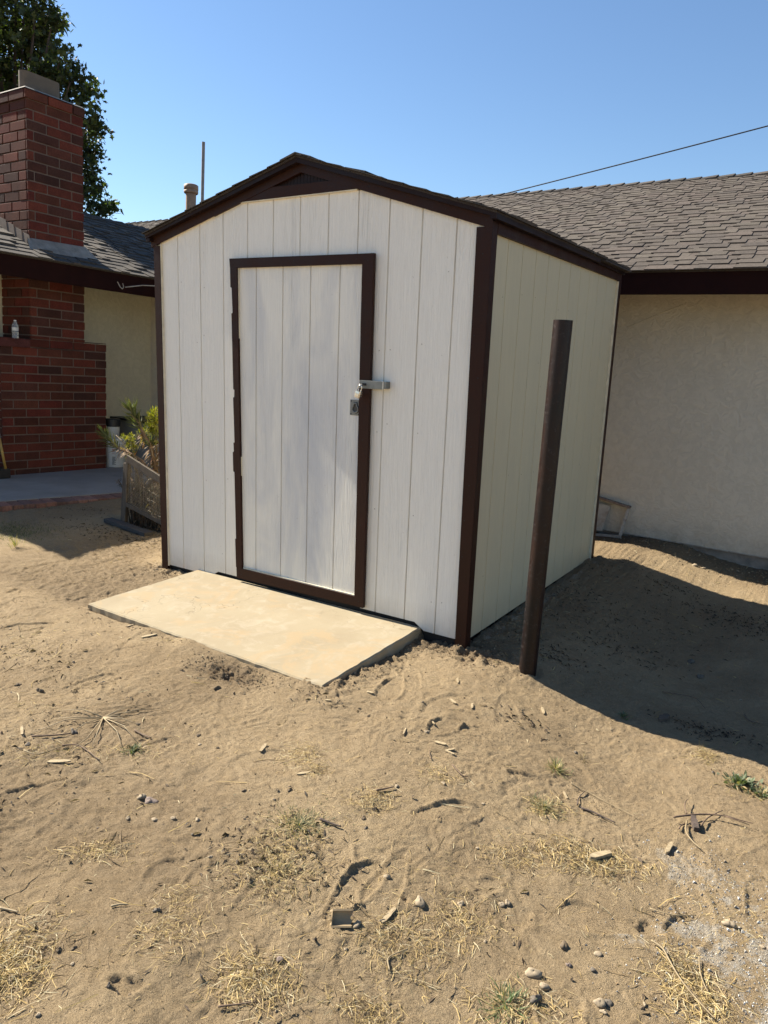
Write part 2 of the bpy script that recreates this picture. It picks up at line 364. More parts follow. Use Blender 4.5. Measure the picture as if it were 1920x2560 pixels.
tn = fbm(wx+3.1, wy*1.35, 3.1, 3, 0.55, seed=51)*7.0; fr_ = tn-np.floor(tn)
Z += near*0.0038*(smooth(fr_/0.82)-smooth((fr_-0.86)/0.12))*smooth(vnoise(X, Y, 2.1, 52)*2+0.62)
tn = fbm(wx*1.6+9.1, wy*0.9, 5.2, 3, 0.55, seed=53)*6.0; fr_ = tn-np.floor(tn)
Z += near*0.0030*(smooth(fr_/0.80)-smooth((fr_-0.84)/0.13))*smooth(vnoise(X, Y, 1.7, 54)*2+0.45)
rough_m = smooth((vnoise(X, Y, 1.3, 6)+0.10)*3)                       # patches of loose crumbly soil
Z += near*rough_m*0.010*fbm(X, Y, 26, 3, 0.6, seed=7)
Z += near*0.0030*fbm(X, Y, 48, 2, 0.6, seed=9)
# shoe prints: outline, pressed sole and tread
TU = np.zeros_like(Z); TM = np.zeros_like(Z)
def win(cx, cy, r):
    i0, i1 = np.searchsorted(xs, [cx-r, cx+r]); j0, j1 = np.searchsorted(ys, [cy-r, cy+r]); return slice(j0, j1), slice(i0, i1)
def footprint(cx, cy, ang, L=0.29, Wd=0.105, depth=0.007, part=0, tread=110, ta=0.0, strength=1.0):
    w = win(cx, cy, 0.24); x = X[w]-cx; y = Y[w]-cy
    if x.size == 0: return
    u = (x*math.cos(ang)+y*math.sin(ang))/(L/2); v = (-x*math.sin(ang)+y*math.cos(ang))
    hw = Wd/2*(0.82+0.22*np.sin(2.4*(u+0.15)))*np.sqrt(np.clip(1-np.abs(u)**3.2, 0, 1)); hw = np.maximum(hw, 1e-4)
    d = np.where(np.abs(u) < 1, np.abs(v)/hw, 5.0)
    body = smooth((1.08-d)/0.16)
    rim = np.exp(-((d-1.20)/0.13)**2)*(np.abs(u) < 1.02)
    m = np.ones_like(body)
    if part == 1: m = smooth((u+0.1)*4)
    if part == 2: m = smooth((-u-0.2)*4)
    edge = np.exp(-((d-0.98)/0.10)**2)*(np.abs(u) < 1)
    wob = 0.6+0.9*smooth(vnoise(X[w], Y[w], 14, 21)+0.5)
    Zw = Z[w]; flat = Zw.mean()
    Z[w] = Zw + m*strength*(-depth*body*0.75 + depth*1.15*rim*wob - depth*0.35*edge) + m*body*(flat-Zw)*0.22*strength
    tt = (x*math.cos(ang+ta)+y*math.sin(ang+ta))*tread
    k = (body*m > 0.35)
    TU[w] = np.where(k, tt, TU[w]); TM[w] = np.where(k, body*m*strength*(0.4+0.6*smooth(vnoise(X[w], Y[w], 9, 31)+0.5)), TM[w])
fr = random.Random(5)
for i in range(150):
    cx, cy = fr.uniform(-0.8, 4.3), fr.uniform(-2.9, 0.1)
    if 0.15 < cx < 2.3 and cy > -1.05: continue
    footprint(cx, cy, fr.uniform(0, 6.28), fr.uniform(.26, .31), fr.uniform(.095, .115), fr.uniform(.003, .007), fr.choice([0, 0, 1, 2]), fr.choice([1/0.0085, 1/0.011, 1/0.007])*6.28/6.28*6.28, fr.choice([0, 0, 0.5, 1.57]), fr.uniform(.5, 1))
for i in range(60):                                                    # scuffs: long shallow curved grooves
    cx, cy, a, r = fr.uniform(-1, 4.2), fr.uniform(-2.8, 0.2), fr.uniform(0, 6.28), fr.uniform(.08, .3)
    w = win(cx, cy, 0.4)
    if X[w].size == 0: continue
    x = X[w]-cx; y = Y[w]-cy; d = np.hypot(x, y)-r; an = (np.arctan2(y, x)-a+math.pi) % (2*math.pi)-math.pi
    sel = smooth((fr.uniform(.35, .9)-np.abs(an))/0.25); dp = fr.uniform(.0015, .004); wd = fr.uniform(.006, .012)
    Z[w] += sel*(-dp*np.exp(-(d/wd)**2)+0.7*dp*np.exp(-((d-2.1*wd)/wd)**2))
def pit(cx, cy, r, dp, ax=1.0, ang=0.0):
    w = win(cx, cy, r*3); x = X[w]-cx; y = Y[w]-cy
    u = x*math.cos(ang)+y*math.sin(ang); v = (-x*math.sin(ang)+y*math.cos(ang))*ax
    an = np.arctan2(v, u); d = np.hypot(u, v)/(r*(1+0.18*np.sin(3*an+cx*9)+0.1*np.sin(7*an+cy*11)))
    Z[w] += -dp*smooth((1.1-d)/0.3) + dp*0.35*np.exp(-((d-1.35)/0.25)**2)
# the shed's surroundings: disturbed soil along its foot, dug edge by the slab
def near_seg(ax, ay, bx, by):
    dx, dy = bx-ax, by-ay; t = np.clip(((X-ax)*dx+(Y-ay)*dy)/(dx*dx+dy*dy+1e-9), 0, 1); return np.hypot(X-ax-t*dx, Y-ay-t*dy)
dslabR = near_seg(2.13, -0.88, 2.13, 0.0); dslabF = near_seg(0.30, -0.845, 2.12, -0.893); dfront = near_seg(2.13, 0, 2.60, 0.02); dleft = near_seg(-0.1, -0.03, 0.33, 0.0); dside = near_seg(2.46, 0, 2.5, 2.4)
crumb = fbm(X, Y, 20, 3, 0.62, seed=17)
for dd, wd, am in ((dslabR, 0.13, 0.018), (dfront, 0.13, 0.018), (dleft, 0.14, 0.014), (dside, 0.16, 0.014)):
    Z += np.exp(-(dd/wd)**2)*am*(crumb*1.5)
Z += 0.012*smooth((-Y-0.3)/0.5)*np.exp(-(dslabR/0.35)**2) - 0.012*np.exp(-(dslabR/0.06)**2) + (0.018+0.02*fbm(X, Y, 5, 3, .6, seed=61))*np.exp(-((dslabF-0.03)/0.10)**2)*smooth((X-0.65)/0.3)
dark_dig = np.exp(-(((X-1.62)/0.17)**2+((Y+1.0)/0.085)**2))            # dug grey patch in front of the slab
Z += dark_dig*(-0.012+0.035*crumb)
pm = near_seg(2.83, -0.05, 2.83, -0.05); Z += 0.020*np.exp(-(pm/0.10)**2)*(1+crumb)
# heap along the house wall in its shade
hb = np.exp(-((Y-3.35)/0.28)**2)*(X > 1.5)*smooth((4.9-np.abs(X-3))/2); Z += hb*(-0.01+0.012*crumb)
Z += -0.045*np.exp(-((X-2.2)/0.35)**2)*smooth((Y-2.95)/0.3)
# the patio, slab and shed stand on it
PATIO_H = 0.050
def world_patio_z(x, y): return 0.050 - 0.0102*(x) - 0.0377*(y)
inp = smooth((-2.20+0.167*(Y-1.4)-X)/0.25)
Z = np.where(inp > 0, Z*(1-inp)+np.minimum(Z, world_patio_z(X, Y)-0.035)*inp, Z)
ins = (X > 0.04) & (X < 2.40) & (Y > 0.05) & (Y < 2.36); Z = np.where(ins, np.minimum(Z, -0.03), Z)
insl = (X > 0.33) & (X < 2.105) & (Y > -0.865) & (Y < 0.06); Z = np.where(insl, np.minimum(Z, -0.02), Z)
behind = (Y > 3.75) | (X < -4.9); Z = np.where(behind & (np.hypot(X, Y) < 16), Z-0.05, Z)
def H(x, y):
    i = int(np.clip(np.searchsorted(xs, x)-1, 0, len(xs)-2)); j = int(np.clip(np.searchsorted(ys, y)-1, 0, len(ys)-2))
    a = (x-xs[i])/(xs[i+1]-xs[i]); b = (y-ys[j])/(ys[j+1]-ys[j])
    return float((Z[j, i]*(1-a)+Z[j, i+1]*a)*(1-b)+(Z[j+1, i]*(1-a)+Z[j+1, i+1]*a)*b)
def ray(u, v): return CM @ Vector(((u-960)/F_PX, 1, -(v-1280)/F_PX))
def G(u, v):
    """spot on the ground seen at photo pixel (u, v)"""
    d = ray(u, v); z = -0.05
    for _ in range(8):
        t = (z-CAM_POS.z)/d.z; p = CAM_POS+t*d; z = 0.5*z+0.5*H(p.x, p.y)
    return Vector((p.x, p.y, H(p.x, p.y)))
for (u, v, r, dp, ax, an) in ((314, 2461, .042, .012, 1.7, .3), (1623, 2324, .034, .010, 1.2, .2), (1282, 2290, .055, .006, 1, 0), (1012, 2248, .014, .010, 1.2, 0), (1012, 1795, .030, .006, 2.6, .6), (397, 1787, .030, .006, 2.6, .4), (1340, 2123, .016, .010, 1.3, 0), (1414, 1775, .02, .006, 2, 1.2)):
    p = G(u, v); pit(p.x, p.y, r, dp, ax, an)

nx, ny = len(xs), len(ys)
me = bpy.data.meshes.new('ground'); me.vertices.add(nx*ny)
me.vertices.foreach_set('co', np.stack([X, Y, Z], -1).astype(np.float32).ravel())
idx = np.arange(nx*ny).reshape(ny, nx)
q = np.stack([idx[:-1, :-1], idx[:-1, 1:], idx[1:, 1:], idx[1:, :-1]], -1).reshape(-1, 4)
me.loops.add(q.size); me.loops.foreach_set('vertex_index', q.ravel().astype(np.int32))
me.polygons.add(len(q)); me.polygons.foreach_set('loop_start', np.arange(0, q.size, 4, dtype=np.int32))
me.polygons.foreach_set('use_smooth', np.ones(len(q), dtype=bool)); me.update(calc_edges=True)
# real soil differences: chalky powder, concrete dust, loose darker soil
def blob(px, rx, ry, sd, lo=0.0):
    d = np.sqrt(((X-px[0])/rx)**2+((Y-px[1])/ry)**2); n = fbm(X, Y, 7, 4, 0.6, seed=sd); return smooth((1.0-d+n*1.3-lo)/0.5)
pc = G(1880, 2470); pc2 = G(1780, 2190); pc3 = G(1860, 2300)
speckle = smooth((fbm(X, Y, 22, 3, .7, seed=41)+0.45)*1.6)
chalk = np.clip(blob(pc, .30, .30, 40)*speckle*0.95 + blob(pc2, .15, .10, 42)*speckle*0.8 + blob(pc3, .2, .12, 43)*speckle*0.55, 0, 1)
chalk = np.clip(chalk + np.exp(-(near_seg(2.47, 0.2, 2.50, 2.3)/0.05)**2)*speckle*0.8, 0, 1)
chalk = np.clip(chalk + np.exp(-(dfront/0.05)**2)*0.5 + np.exp(-(dleft/0.07)**2)*0.4*speckle, 0, 1)
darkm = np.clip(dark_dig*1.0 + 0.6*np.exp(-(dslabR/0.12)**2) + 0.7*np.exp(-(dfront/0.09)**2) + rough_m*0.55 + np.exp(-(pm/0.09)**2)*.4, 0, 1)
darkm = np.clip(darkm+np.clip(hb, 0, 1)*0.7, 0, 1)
at = me.color_attributes.new('Soil', 'FLOAT_COLOR', 'POINT')
at.data.foreach_set('color', np.stack([chalk, darkm, TM, np.ones_like(TM)], -1).astype(np.float32).ravel())
at = me.attributes.new('tread', 'FLOAT', 'POINT'); at.data.foreach_set('value', TU.astype(np.float32).ravel())
s = NT('sandy_soil')
soil = s.attr('Soil'); sp = s.n('ShaderNodeSeparateColor'); s.l(soil, sp.inputs[0])
n1 = s.noise(1.6, 5, 0.6, 0.3); n2 = s.noise(14, 5, 0.65, 0.4); n3 = s.noise(130, 4, 0.7); n4 = s.noise(520, 3, 0.6)
col = s.mix(s.ramp(n1, [(0.36, 0), (0.66, 1)]), (0.368, 0.273, 0.160), (0.305, 0.223, 0.130))
col = s.mix(s.ramp(n2, [(0.40, 0), (0.72, 0.6)]), col, (0.390, 0.298, 0.186))
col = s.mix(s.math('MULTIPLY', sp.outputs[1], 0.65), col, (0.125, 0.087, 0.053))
grit = s.ramp(s.noise(260, 2, 0.5), [(0.60, 0), (0.68, 1)]); col = s.mix(s.math('MULTIPLY', grit, 0.45), col, (0.42, 0.34, 0.24))
gd = s.ramp(s.noise(210, 3, 0.6, vec=s.coord((1, 1, 1), rot=(0, 0, 1))), [(0.60, 0), (0.70, 1)]); col = s.mix(s.math('MULTIPLY', gd, 0.6), col, (0.085, 0.060, 0.038))
pw = s.ramp(s.math('ADD', s.math('MULTIPLY', sp.outputs[0], 0.42), s.noise(190, 5, 0.8)), [(0.74, 0), (0.86, 0.45), (1.02, 0.85)])
pw = s.math('MULTIPLY', pw, s.ramp(sp.outputs[0], [(0.02, 0), (0.22, 1)]))
col = s.mix(pw, col, (0.43, 0.40, 0.345))
n5 = s.noise(44, 5, 0.72, 1.2)
col = s.mix(1.0, col, s.ramp(n5, [(0.34, 0.86), (0.62, 1.06)]), 'MULTIPLY')
patch = s.ramp(s.noise(0.9, 5, 0.68, 0.6, s.coord((1, 1, 1), rot=(0, 0, .7))), [(0.46, 0), (0.62, 0.75)]); col = s.mix(patch, col, s.mix(1.0, col, (0.86, 0.845, 0.83), 'MULTIPLY'))
tr = s.math('MULTIPLY', s.math('MULTIPLY', s.math('SINE', s.attr('tread', 'Fac')), sp.outputs[2]), s.ramp(s.noise(30, 3), [(0.35, 0), (0.65, 1)]))
b = s.bump(s.math('MULTIPLY', tr, 1.0), 0.55, 0.0025)
b = s.bump(n5, 0.6, 0.016, b); b = s.bump(n3, 0.8, 0.011, b); b = s.bump(n4, 0.6, 0.003, b)
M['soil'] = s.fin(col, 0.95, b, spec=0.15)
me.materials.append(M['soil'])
g = bpy.data.objects.new('ground', me); COL.objects.link(g); tag(g, kind='structure', label='bare sandy dirt yard with shoe prints and dry litter')

# ------------------------------------------------------------ the shed
W, D = 2.438, 2.40
shed = thing('garden_shed', (W/2, D/2, 0.0), 'white and brown wooden garden shed with gable roof and padlocked door', 'shed')
Hs = 2.25
YS = 0.018                                        # siding plane, the trim lies 18 mm proud of it
def top_front(x):                                  # underside of the rake boards
    return min(2.235+0.300*(x-0.02), 2.235+0.300*(W-0.02-x), 2.452)
def siding(mb, axis, lo, hi, topf, botf, grooves, plane, sgn, gw=0.009, gd=0.006, gm=0):
    """boards between grooves as shallow steps; axis 0: runs along x at y=plane, 1: along y at x=plane"""
    cuts = [lo]+[g_ for g_ in grooves if lo < g_ < hi]+[hi]
    def P(t, n, z): return (t, plane-sgn*n, z) if axis == 0 else (plane-sgn*n, t, z)
    edges = []
    for i in range(len(cuts)-1):
        a = cuts[i]+(gw/2 if i else 0); b_ = cuts[i+1]-(gw/2 if i < len(cuts)-2 else 0)
        k = max(1, int((b_-a)/0.05)); ts = [a+(b_-a)*j/k for j in range(k+1)]
        for t0, t1 in zip(ts[:-1], ts[1:]):
            mb.face([P(t0, 0, botf(t0)), P(t1, 0, botf(t1)), P(t1, 0, topf(t1)), P(t0, 0, topf(t0))])
        if i < len(cuts)-2:
            c, d_ = b_, cuts[i+1]+gw/2
            mb.face([P(c, 0, botf(c)), P(c+.002, gd, botf(c)), P(c+.002, gd, topf(c)), P(c, 0, topf(c))])
            mb.face([P(c+.002, gd, botf(c)), P(d_-.002, gd, botf(d_)), P(d_-.002, gd, topf(d_)), P(c+.002, gd, topf(c))], gm)
            mb.face([P(d_-.002, gd, botf(d_)), P(d_, 0, botf(d_)), P(d_, 0, topf(d_)), P(d_-.002, gd, topf(d_))])
def nails(mb, pts, y=None, x=None, r=0.0038, mi_=1):
    for a, z in pts:
        for_n = 7; c = (a, y-0.0006, z) if y is not None else (x+0.0006, a, z)
        ps = []
        for k in range(for_n):
            ca, sa = r*math.cos(2*math.pi*k/for_n), r*math.sin(2*math.pi*k/for_n)
            ps.append((c[0]+ca, c[1], c[2]+sa) if y is not None else (c[0], c[1]+ca, c[2]+sa))
        mb.face(ps, mi_)
gx = [0.203*k for k in range(1, 12)]
mb = MB()
bot = lambda x: 0.035 if x < 0.5 or x > 2.1 else 0.075
siding(mb, 0, 0.0, 0.735, top_front, bot, gx, YS, -1, gm=1)
siding(mb, 0, 0.735, 1.72, top_front, lambda x: 2.09, gx, YS, -1, gm=1)
siding(mb, 0, 1.72, W, top_front, bot, gx, YS, -1, gm=1)
siding(mb, 0, 0.735, 1.72, lambda x: 2.09, lambda x: 0.14, [], YS+0.02, -1)
q = random.Random(15)
for k in range(12):
    for z in (0.22, 0.75, 1.2, 1.62, 2.0):
        x = 0.203*k+q.choice([.03, .17])+q.uniform(-.006, .006)
        if (0.66 < x < 1.78) or x < .07 or x > W-.09 or q.random() < .35: continue
        nails(mb, [(x, z+q.uniform(-.05, .05))], y=YS, r=.0040)
front = build('front_wall', mb, [M['front'], M['groove_w']], shed)
mb = MB(); gy = [0.05+0.2035*k for k in range(1, 12)]
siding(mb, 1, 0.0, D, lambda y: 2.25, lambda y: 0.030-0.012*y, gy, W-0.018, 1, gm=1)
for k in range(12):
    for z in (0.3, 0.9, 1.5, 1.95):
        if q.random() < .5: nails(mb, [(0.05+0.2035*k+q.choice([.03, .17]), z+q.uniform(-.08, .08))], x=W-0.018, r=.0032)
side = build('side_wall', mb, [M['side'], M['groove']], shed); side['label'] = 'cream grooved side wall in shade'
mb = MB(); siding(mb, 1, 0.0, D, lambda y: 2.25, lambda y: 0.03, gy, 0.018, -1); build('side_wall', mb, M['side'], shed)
mb = MB(); mb.prism([(0.03, 0.03), (W-0.03, 0.03), (W-0.03, 2.22), (W/2, 2.58), (0.03, 2.22)], 1, D-0.03, D-0.015); build('back_wall', mb, M['side'], shed)
mb = MB()                                          # floor framing, coloured near black for the shaded gap under the siding
mb.box(0.05, W-0.05, 0.035, D-0.05, -0.03, 0.16); build('floor_frame', mb, M['dark'], shed)
# inner liner closes the walls against light
mb = MB(); mb.prism([(0.05, 0.16), (W-0.05, 0.16), (W-0.05, 2.20), (W/2, 2.54), (0.05, 2.20)], 1, 0.045, 0.06); build('wall_framing', mb, M['dark'], shed)

TR = [M['trim'], M['nail'], M['edge'], M['bright_slit']]
rr = random.Random(3)
def edge_strip(mb, x0, x1, z0, z1):                # bare cream edge left beside a board
    mb.box(x0, x1, 0.004, 0.0176, z0, z1, 2)
# front corner boards
mb = MB(); mb.box(-0.004, 0.054, 0.0, YS-0.0005, -0.03, 2.225); nails(mb, [(rr.uniform(.015, .04), 0.12+0.19*k+rr.uniform(-.03, .03)) for k in range(12)], y=0.0); edge_strip(mb, 0.0545, 0.060, 0.03, 2.238)
build('corner_trim', mb, TR, shed, bevel=0)
mb = MB(); mb.prism([(W-0.062, -0.05), (W, -0.05), (W, 2.222), (W-0.086, 2.222)], 1, 0.0, YS-0.0005); nails(mb, [(W-rr.uniform(.02, .065), 0.10+0.2*k+rr.uniform(-.03, .03)) for k in range(11)], y=0.0)
build('corner_trim', mb, TR, shed)
mb = MB(); mb.box(W-0.0175, W+0.0005, 0.0005, 0.065, -0.05, 2.245); nails(mb, [(rr.uniform(.02, .05), 0.15+0.24*k) for k in range(9)], x=W+0.0005)
build('corner_trim', mb, TR, shed)
mb = MB(); mb.box(W-0.0175, W, D-0.045, D+0.015, -0.05, 2.20); mb.box(W-0.0172, W-0.002, D-0.062, D-0.047, 0.0, 2.19, 2); build('corner_trim', mb, TR, shed)
mb = MB(); mb.box(-0.0035, 0.0175, 0.0185, 0.07, -0.03, 2.225); build('corner_trim', mb, TR, shed)
mb = MB(); mb.box(-0.0035, 0.0175, D-0.05, D+0.0, -0.03, 2.225); build('corner_trim', mb, TR, shed)
# rake boards (lower), collar board, gable vent
AX, AZb, AZt = W/2+0.015, 2.573, 2.636
for sgn in (-1, 1):
    xe = -0.024 if sgn < 0 else W+0.002
    zb, zt = (2.218, 2.272) if sgn < 0 else (2.209, 2.264)
    mb = MB(); poly = [(xe, zb), (AX, AZb), (AX, AZt), (xe, zt)]
    if sgn > 0: poly = poly[::-1]
    mb.prism(poly, 1, -0.003, 0.015)
    nails(mb, [(xe+(AX-xe)*t, zb+(AZb-zb)*t+0.03) for t in (.03, .22, .42, .61, .8, .96)], y=-0.003)
    if sgn < 0:
        for t0, t1 in ((.02, .10), (.455, .485), (.60, .70), (.705, .80), (.955, .99)):   # bright slits under the fascia drawn as white strips
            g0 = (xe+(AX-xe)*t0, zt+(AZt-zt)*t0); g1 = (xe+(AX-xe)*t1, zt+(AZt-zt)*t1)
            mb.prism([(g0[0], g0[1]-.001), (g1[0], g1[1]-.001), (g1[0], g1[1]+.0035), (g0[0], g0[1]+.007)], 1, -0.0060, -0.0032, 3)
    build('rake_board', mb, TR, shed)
mb = MB(); mb.prism([(0.765, 2.447), (1.66, 2.457), (1.445, 2.512), (1.00, 2.512)], 1, 0.001, 0.017); nails(mb, [(0.86, 2.475), (1.22, 2.485), (1.43, 2.49)], y=0.001)
mb.prism([(0.765, 2.441), (1.62, 2.451), (1.62, 2.457), (0.765, 2.447)], 1, 0.003, 0.0175, 2)
build('collar_board', mb, TR, shed)
mb = MB(); mb.prism([(0.95, 2.508), (1.50, 2.508), (AX, 2.585)], 1, 0.022, 0.026); [mb.prism([(x_, 2.5105), (x_+.023, 2.5105), (x_+.0225, min(2.512+.065*(1-abs(x_-AX)/.27), 2.58)), (x_+.002, min(2.512+.065*(1-abs(x_-AX)/.27), 2.58)-.001)], 1, 0.0178, 0.0218) for x_ in [1.0+.024*k for k in range(19)]]; build('gable_panel', mb, M['trim_dark'], shed)
mb = MB()
for sgn in (-1, 1):                                # bare cream edge of the siding along the rake
    x0, x1 = (0.056, 0.765) if sgn < 0 else (W-0.09, 1.64)
    mb.prism([(x0, top_front(x0)-0.006), (x1, 2.441), (x1, 2.447), (x0, top_front(x0)+0.0)], 1, 0.006, 0.0176, 0) if sgn < 0 else None
build('siding_edge', mb, M['edge'], shed)
# roof: deck, fascia, shingles
OV = 0.036
sl = (2.640-2.272)/(W/2+OV)
def shingle_field(mb, O, U, V, N, lu, lv, exp=0.145, pal=None, off=0.0, seed=1, cov=0.55, w=(.14, .30), th=0.0055):
    O, U, V, N = Vector(O), Vector(U).normalized(), Vector(V).normalized(), Vector(N).normalized()
    q = random.Random(seed); nr = int(math.ceil(lv/exp))
    def wedge(u0, u1, v0, v1, n0, n1, sk0, sk1, col):
        b0 = O+U*u0+V*v0; b1 = O+U*u1+V*v0; t0 = O+U*(u0+sk0)+V*v1; t1 = O+U*(u1-sk1)+V*v1
        j0, j1 = q.uniform(-.0025, .0025), q.uniform(-.0025, .0025); b0 = b0+V*j0; b1 = b1+V*j1
        vs = [b0, b1, b0+N*n0, b1+N*n0, t0+N*n1, t1+N*n1, t0, t1]
        mb.mesh(vs, [(0, 1, 3, 2), (2, 3, 5, 4), (0, 2, 4, 6), (1, 7, 5, 3)], 0, col)
    for i in range(nr):
        v0 = i*exp; v1 = min(v0+exp*1.06, lv)
        u = -q.uniform(0, .9)
        while u < lu:
            l = q.uniform(.55, 1.0); c = q.choice(pal); k = q.uniform(.86, 1.12)
            wedge(max(u, -0.01), min(u+l-0.002, lu+0.01), v0, v1, th, 0.0008, 0, 0, tuple(x*k for x in c)) if min(u+l, lu) > max(u, 0) else None
            u += l
        u = -q.uniform(0, .3)
        while u < lu:
            l = q.uniform(*w)
            if u > 0 and u+l < lu:
                c = q.choice(pal); k = q.uniform(.84, 1.14)
                wedge(u, u+l, v0-0.002, min(v0+exp-0.001, lv), th*2.0+q.uniform(0, .003), th+0.0015, q.uniform(0, .02), q.uniform(0, .02), tuple(x*k for x in c))
            u += l+q.uniform(.05, .20)*(0.55/cov)
PAL_D = [(0.060, 0.052, 0.045), (0.078, 0.066, 0.056), (0.048, 0.042, 0.038)]
for sgn in (-1, 1):
    mb = MB()
    xe = -OV if sgn < 0 else W+OV; ze = 2.298 if sgn < 0 else 2.286; xr = W/2+0.012; zr = 2.656
    Up = (Vector((xr, 0, zr))-Vector((xe, 0, ze))); lv = Up.length; Nn = Vector((-Up.z, 0, Up.x)) if sgn < 0 else Vector((Up.z, 0, -Up.x))
    if Nn.z < 0: Nn = -Nn
    O = Vector((xe, -0.050 if sgn < 0 else D+0.05, ze)) - Up.normalized()*0.012 + Vector((0, 0, 0.0))
    shingle_field(mb, O, (0, 1 if sgn < 0 else -1, 0), Up, Nn, D+0.10, lv+0.012, 0.14, PAL_D, seed=20+sgn, th=0.007)
    pr = [(xe, ze-0.012), (xr, zr-0.012), (xr, zr-0.0005), (xe, ze-0.0005)]
    if sgn > 0: pr = pr[::-1]
    mb.prism(pr, 1, -0.046, D+0.046, 0, (0.05, 0.04, 0.035))
    build('roof_slope', mb, M['shingle'], shed)
    # front fascia under the shingles
    mb = MB(); f0, f1 = (-0.0362, 2.6)[0:2] if False else (0, 0)
    xo = -0.0355 if sgn < 0 else W+0.0355; zo = (2.290 if sgn < 0 else 2.277)
    pl = [(xo, zo-0.022), (xr, 2.618), (xr, 2.643), (xo, zo)]
    if sgn > 0: pl = pl[::-1]
    mb.prism(pl, 1, -0.040, -0.0035); build('fascia_board', mb, M['trim_dark'], shed)
# ridge cap shingles
mb = MB(); q = random.Random(9); y = -0.055
while y < D+0.02:
    c = q.choice(PAL_D); n0 = 0.007
    for sgn in (-1, 1):
        a = Vector((W/2+0.012, y, 2.662)); b_ = Vector((W/2+0.012+sgn*0.11, y, 2.662-0.11*0.29)); t = Vector((0, 0.15, 0)); up = Vector((0, 0, n0))
        mb.mesh([a, b_, a+up, b_+up, a+t+Vector((0, 0, .004)), b_+t+Vector((0, 0, .004))], [(0, 1, 3, 2), (2, 3, 5, 4), (1, 5, 3)], 0, c)
    y += 0.14
build('ridge_cap', mb, M['shingle'], shed)
# eave boards along the right side: lower trim and projecting fascia
mb = MB(); mb.box(W-0.0175, W+0.002, 0.0655, D+0.004, 2.196, 2.2455); nails(mb, [(0.25+0.42*k, 2.22) for k in range(5)], x=W+0.002); build('eave_trim', mb, TR, shed)
mb = MB(); mb.box(W+0.0025, W+0.034, -0.0380, 1.72, 2.2500, 2.2762); mb.box(W-0.02, W+0.020, 1.725, D+0.02, 2.2460, 2.262)
mb.box(W-0.03, W+0.0020, -0.0025, 1.72, 2.2460, 2.274); build('fascia_board', mb, M['trim_dark'], shed)
mb = MB(); mb.box(-0.034, 0.0, -0.037, D+0.02, 2.250, 2.272); mb.box(-0.0035, 0.0175, 0.07, D, 2.20, 2.244); build('fascia_board', mb, M['trim_dark'], shed)
# loose shingle tail hanging over the rear of the eave
mb = MB(); mb.box(W-0.02, W+0.058, 1.76, D+0.05, 2.266, 2.276, 0, (0.06, 0.05, 0.045)); build('eave_shingle', mb, M['shingle'], shed)

# door
TL, TRr, BR, BL = (0.688, 2.123), (1.755, 2.118), (1.762, 0.093), (0.739, 0.079)
door = MB()
def lerp(a, b, t): return tuple(a[i]+(b[i]-a[i])*t for i in range(len(a)))
iTL, iTR, iBR, iBL = (0.752, 2.070), (1.680, 2.065), (1.697, 0.152), (0.785, 0.156)
gd_ = [0.891, 1.101, 1.309, 1.517]
siding(door, 0, 0.745, 1.70, lambda x: 2.08, lambda x: 0.14, gd_, 0.008, -1, gm=1)
dpan = build('door', door, [M['door'], M['groove_w']], shed); dpan['label'] = 'door panel with bluish smudges in its white paint'
mb = MB()
def bar(p, y0, y1, mi=0): mb.prism(p, 1, y0, y1, mi)
bar([TL, TRr, lerp(iTR, TRr, 0.0)[:2], (0.694, 2.068)][::-1], -0.012, 0.007)
nails(mb, [(0.72, 2.1), (1.2, 2.095), (1.64, 2.092)], y=-0.012); build('door_top_trim', mb, TR, dpan)
mb = MB()                                           # right stile
bar([(1.683, 2.1165), (1.683, 2.066), (1.7, 0.098), BR, TRr][::-1] if False else [(1.6815, 2.1165), (1.699, 0.095), BR, TRr], -0.018, 0.007)
nails(mb, [(1.72, 2.08), (1.722, 1.7), (1.722, 1.1), (1.725, 0.6), (1.73, 0.13)], y=-0.018); build('door_side_trim', mb, TR, dpan)
mb = MB()                                           # left stile with its stepped, hand-painted outer edge
zs_ = [(2.067, 0), (1.955, 0), (1.95, .010), (1.80, .014), (1.795, .004), (1.33, .006), (1.325, .015), (1.28, .012), (1.275, .003), (0.99, .007), (0.985, -.002), (0.93, -.001), (0.925, -.010), (0.80, -.010), (0.795, .0), (0.35, .002), (0.345, -.006), (0.155, -.004), (0.150, 0.001)]
for (z0, o0), (z1, o1) in zip(zs_[:-1], zs_[1:]):
    xa = lambda z: 0.694+(0.737-0.694)*(2.067-z)/1.93; xb = lambda z: 0.750+(0.784-0.750)*(2.067-z)/1.91
    mb.prism([(xa(z1)+o1, z1), (xb(z1), z1), (xb(z0), z0), (xa(z0)+o0, z0)], 1, -0.012, 0.0065)
nails(mb, [(0.725, 2.02), (0.73, 1.6), (0.74, 1.1), (0.75, 0.6)], y=-0.012); build('door_side_trim', mb, TR, dpan)
mb = MB(); bar([BL, (1.698, 0.092), (1.698, 0.151), (0.737, 0.151)], -0.012, 0.007); nails(mb, [(0.78, .11), (1.2, .12), (1.65, .125)], y=-0.012)
mb.box(0.79, 1.695, -0.004, 0.0068, 0.1512, 0.158, 2); build('door_bottom_trim', mb, TR, dpan)
mb = MB(); mb.box(0.7508, 0.7575, -0.002, 0.0076, 0.9, 2.066, 2); mb.box(0.7665, 0.773, -0.002, 0.0076, 0.17, 0.9, 2); build('door_edge', mb, TR, dpan)

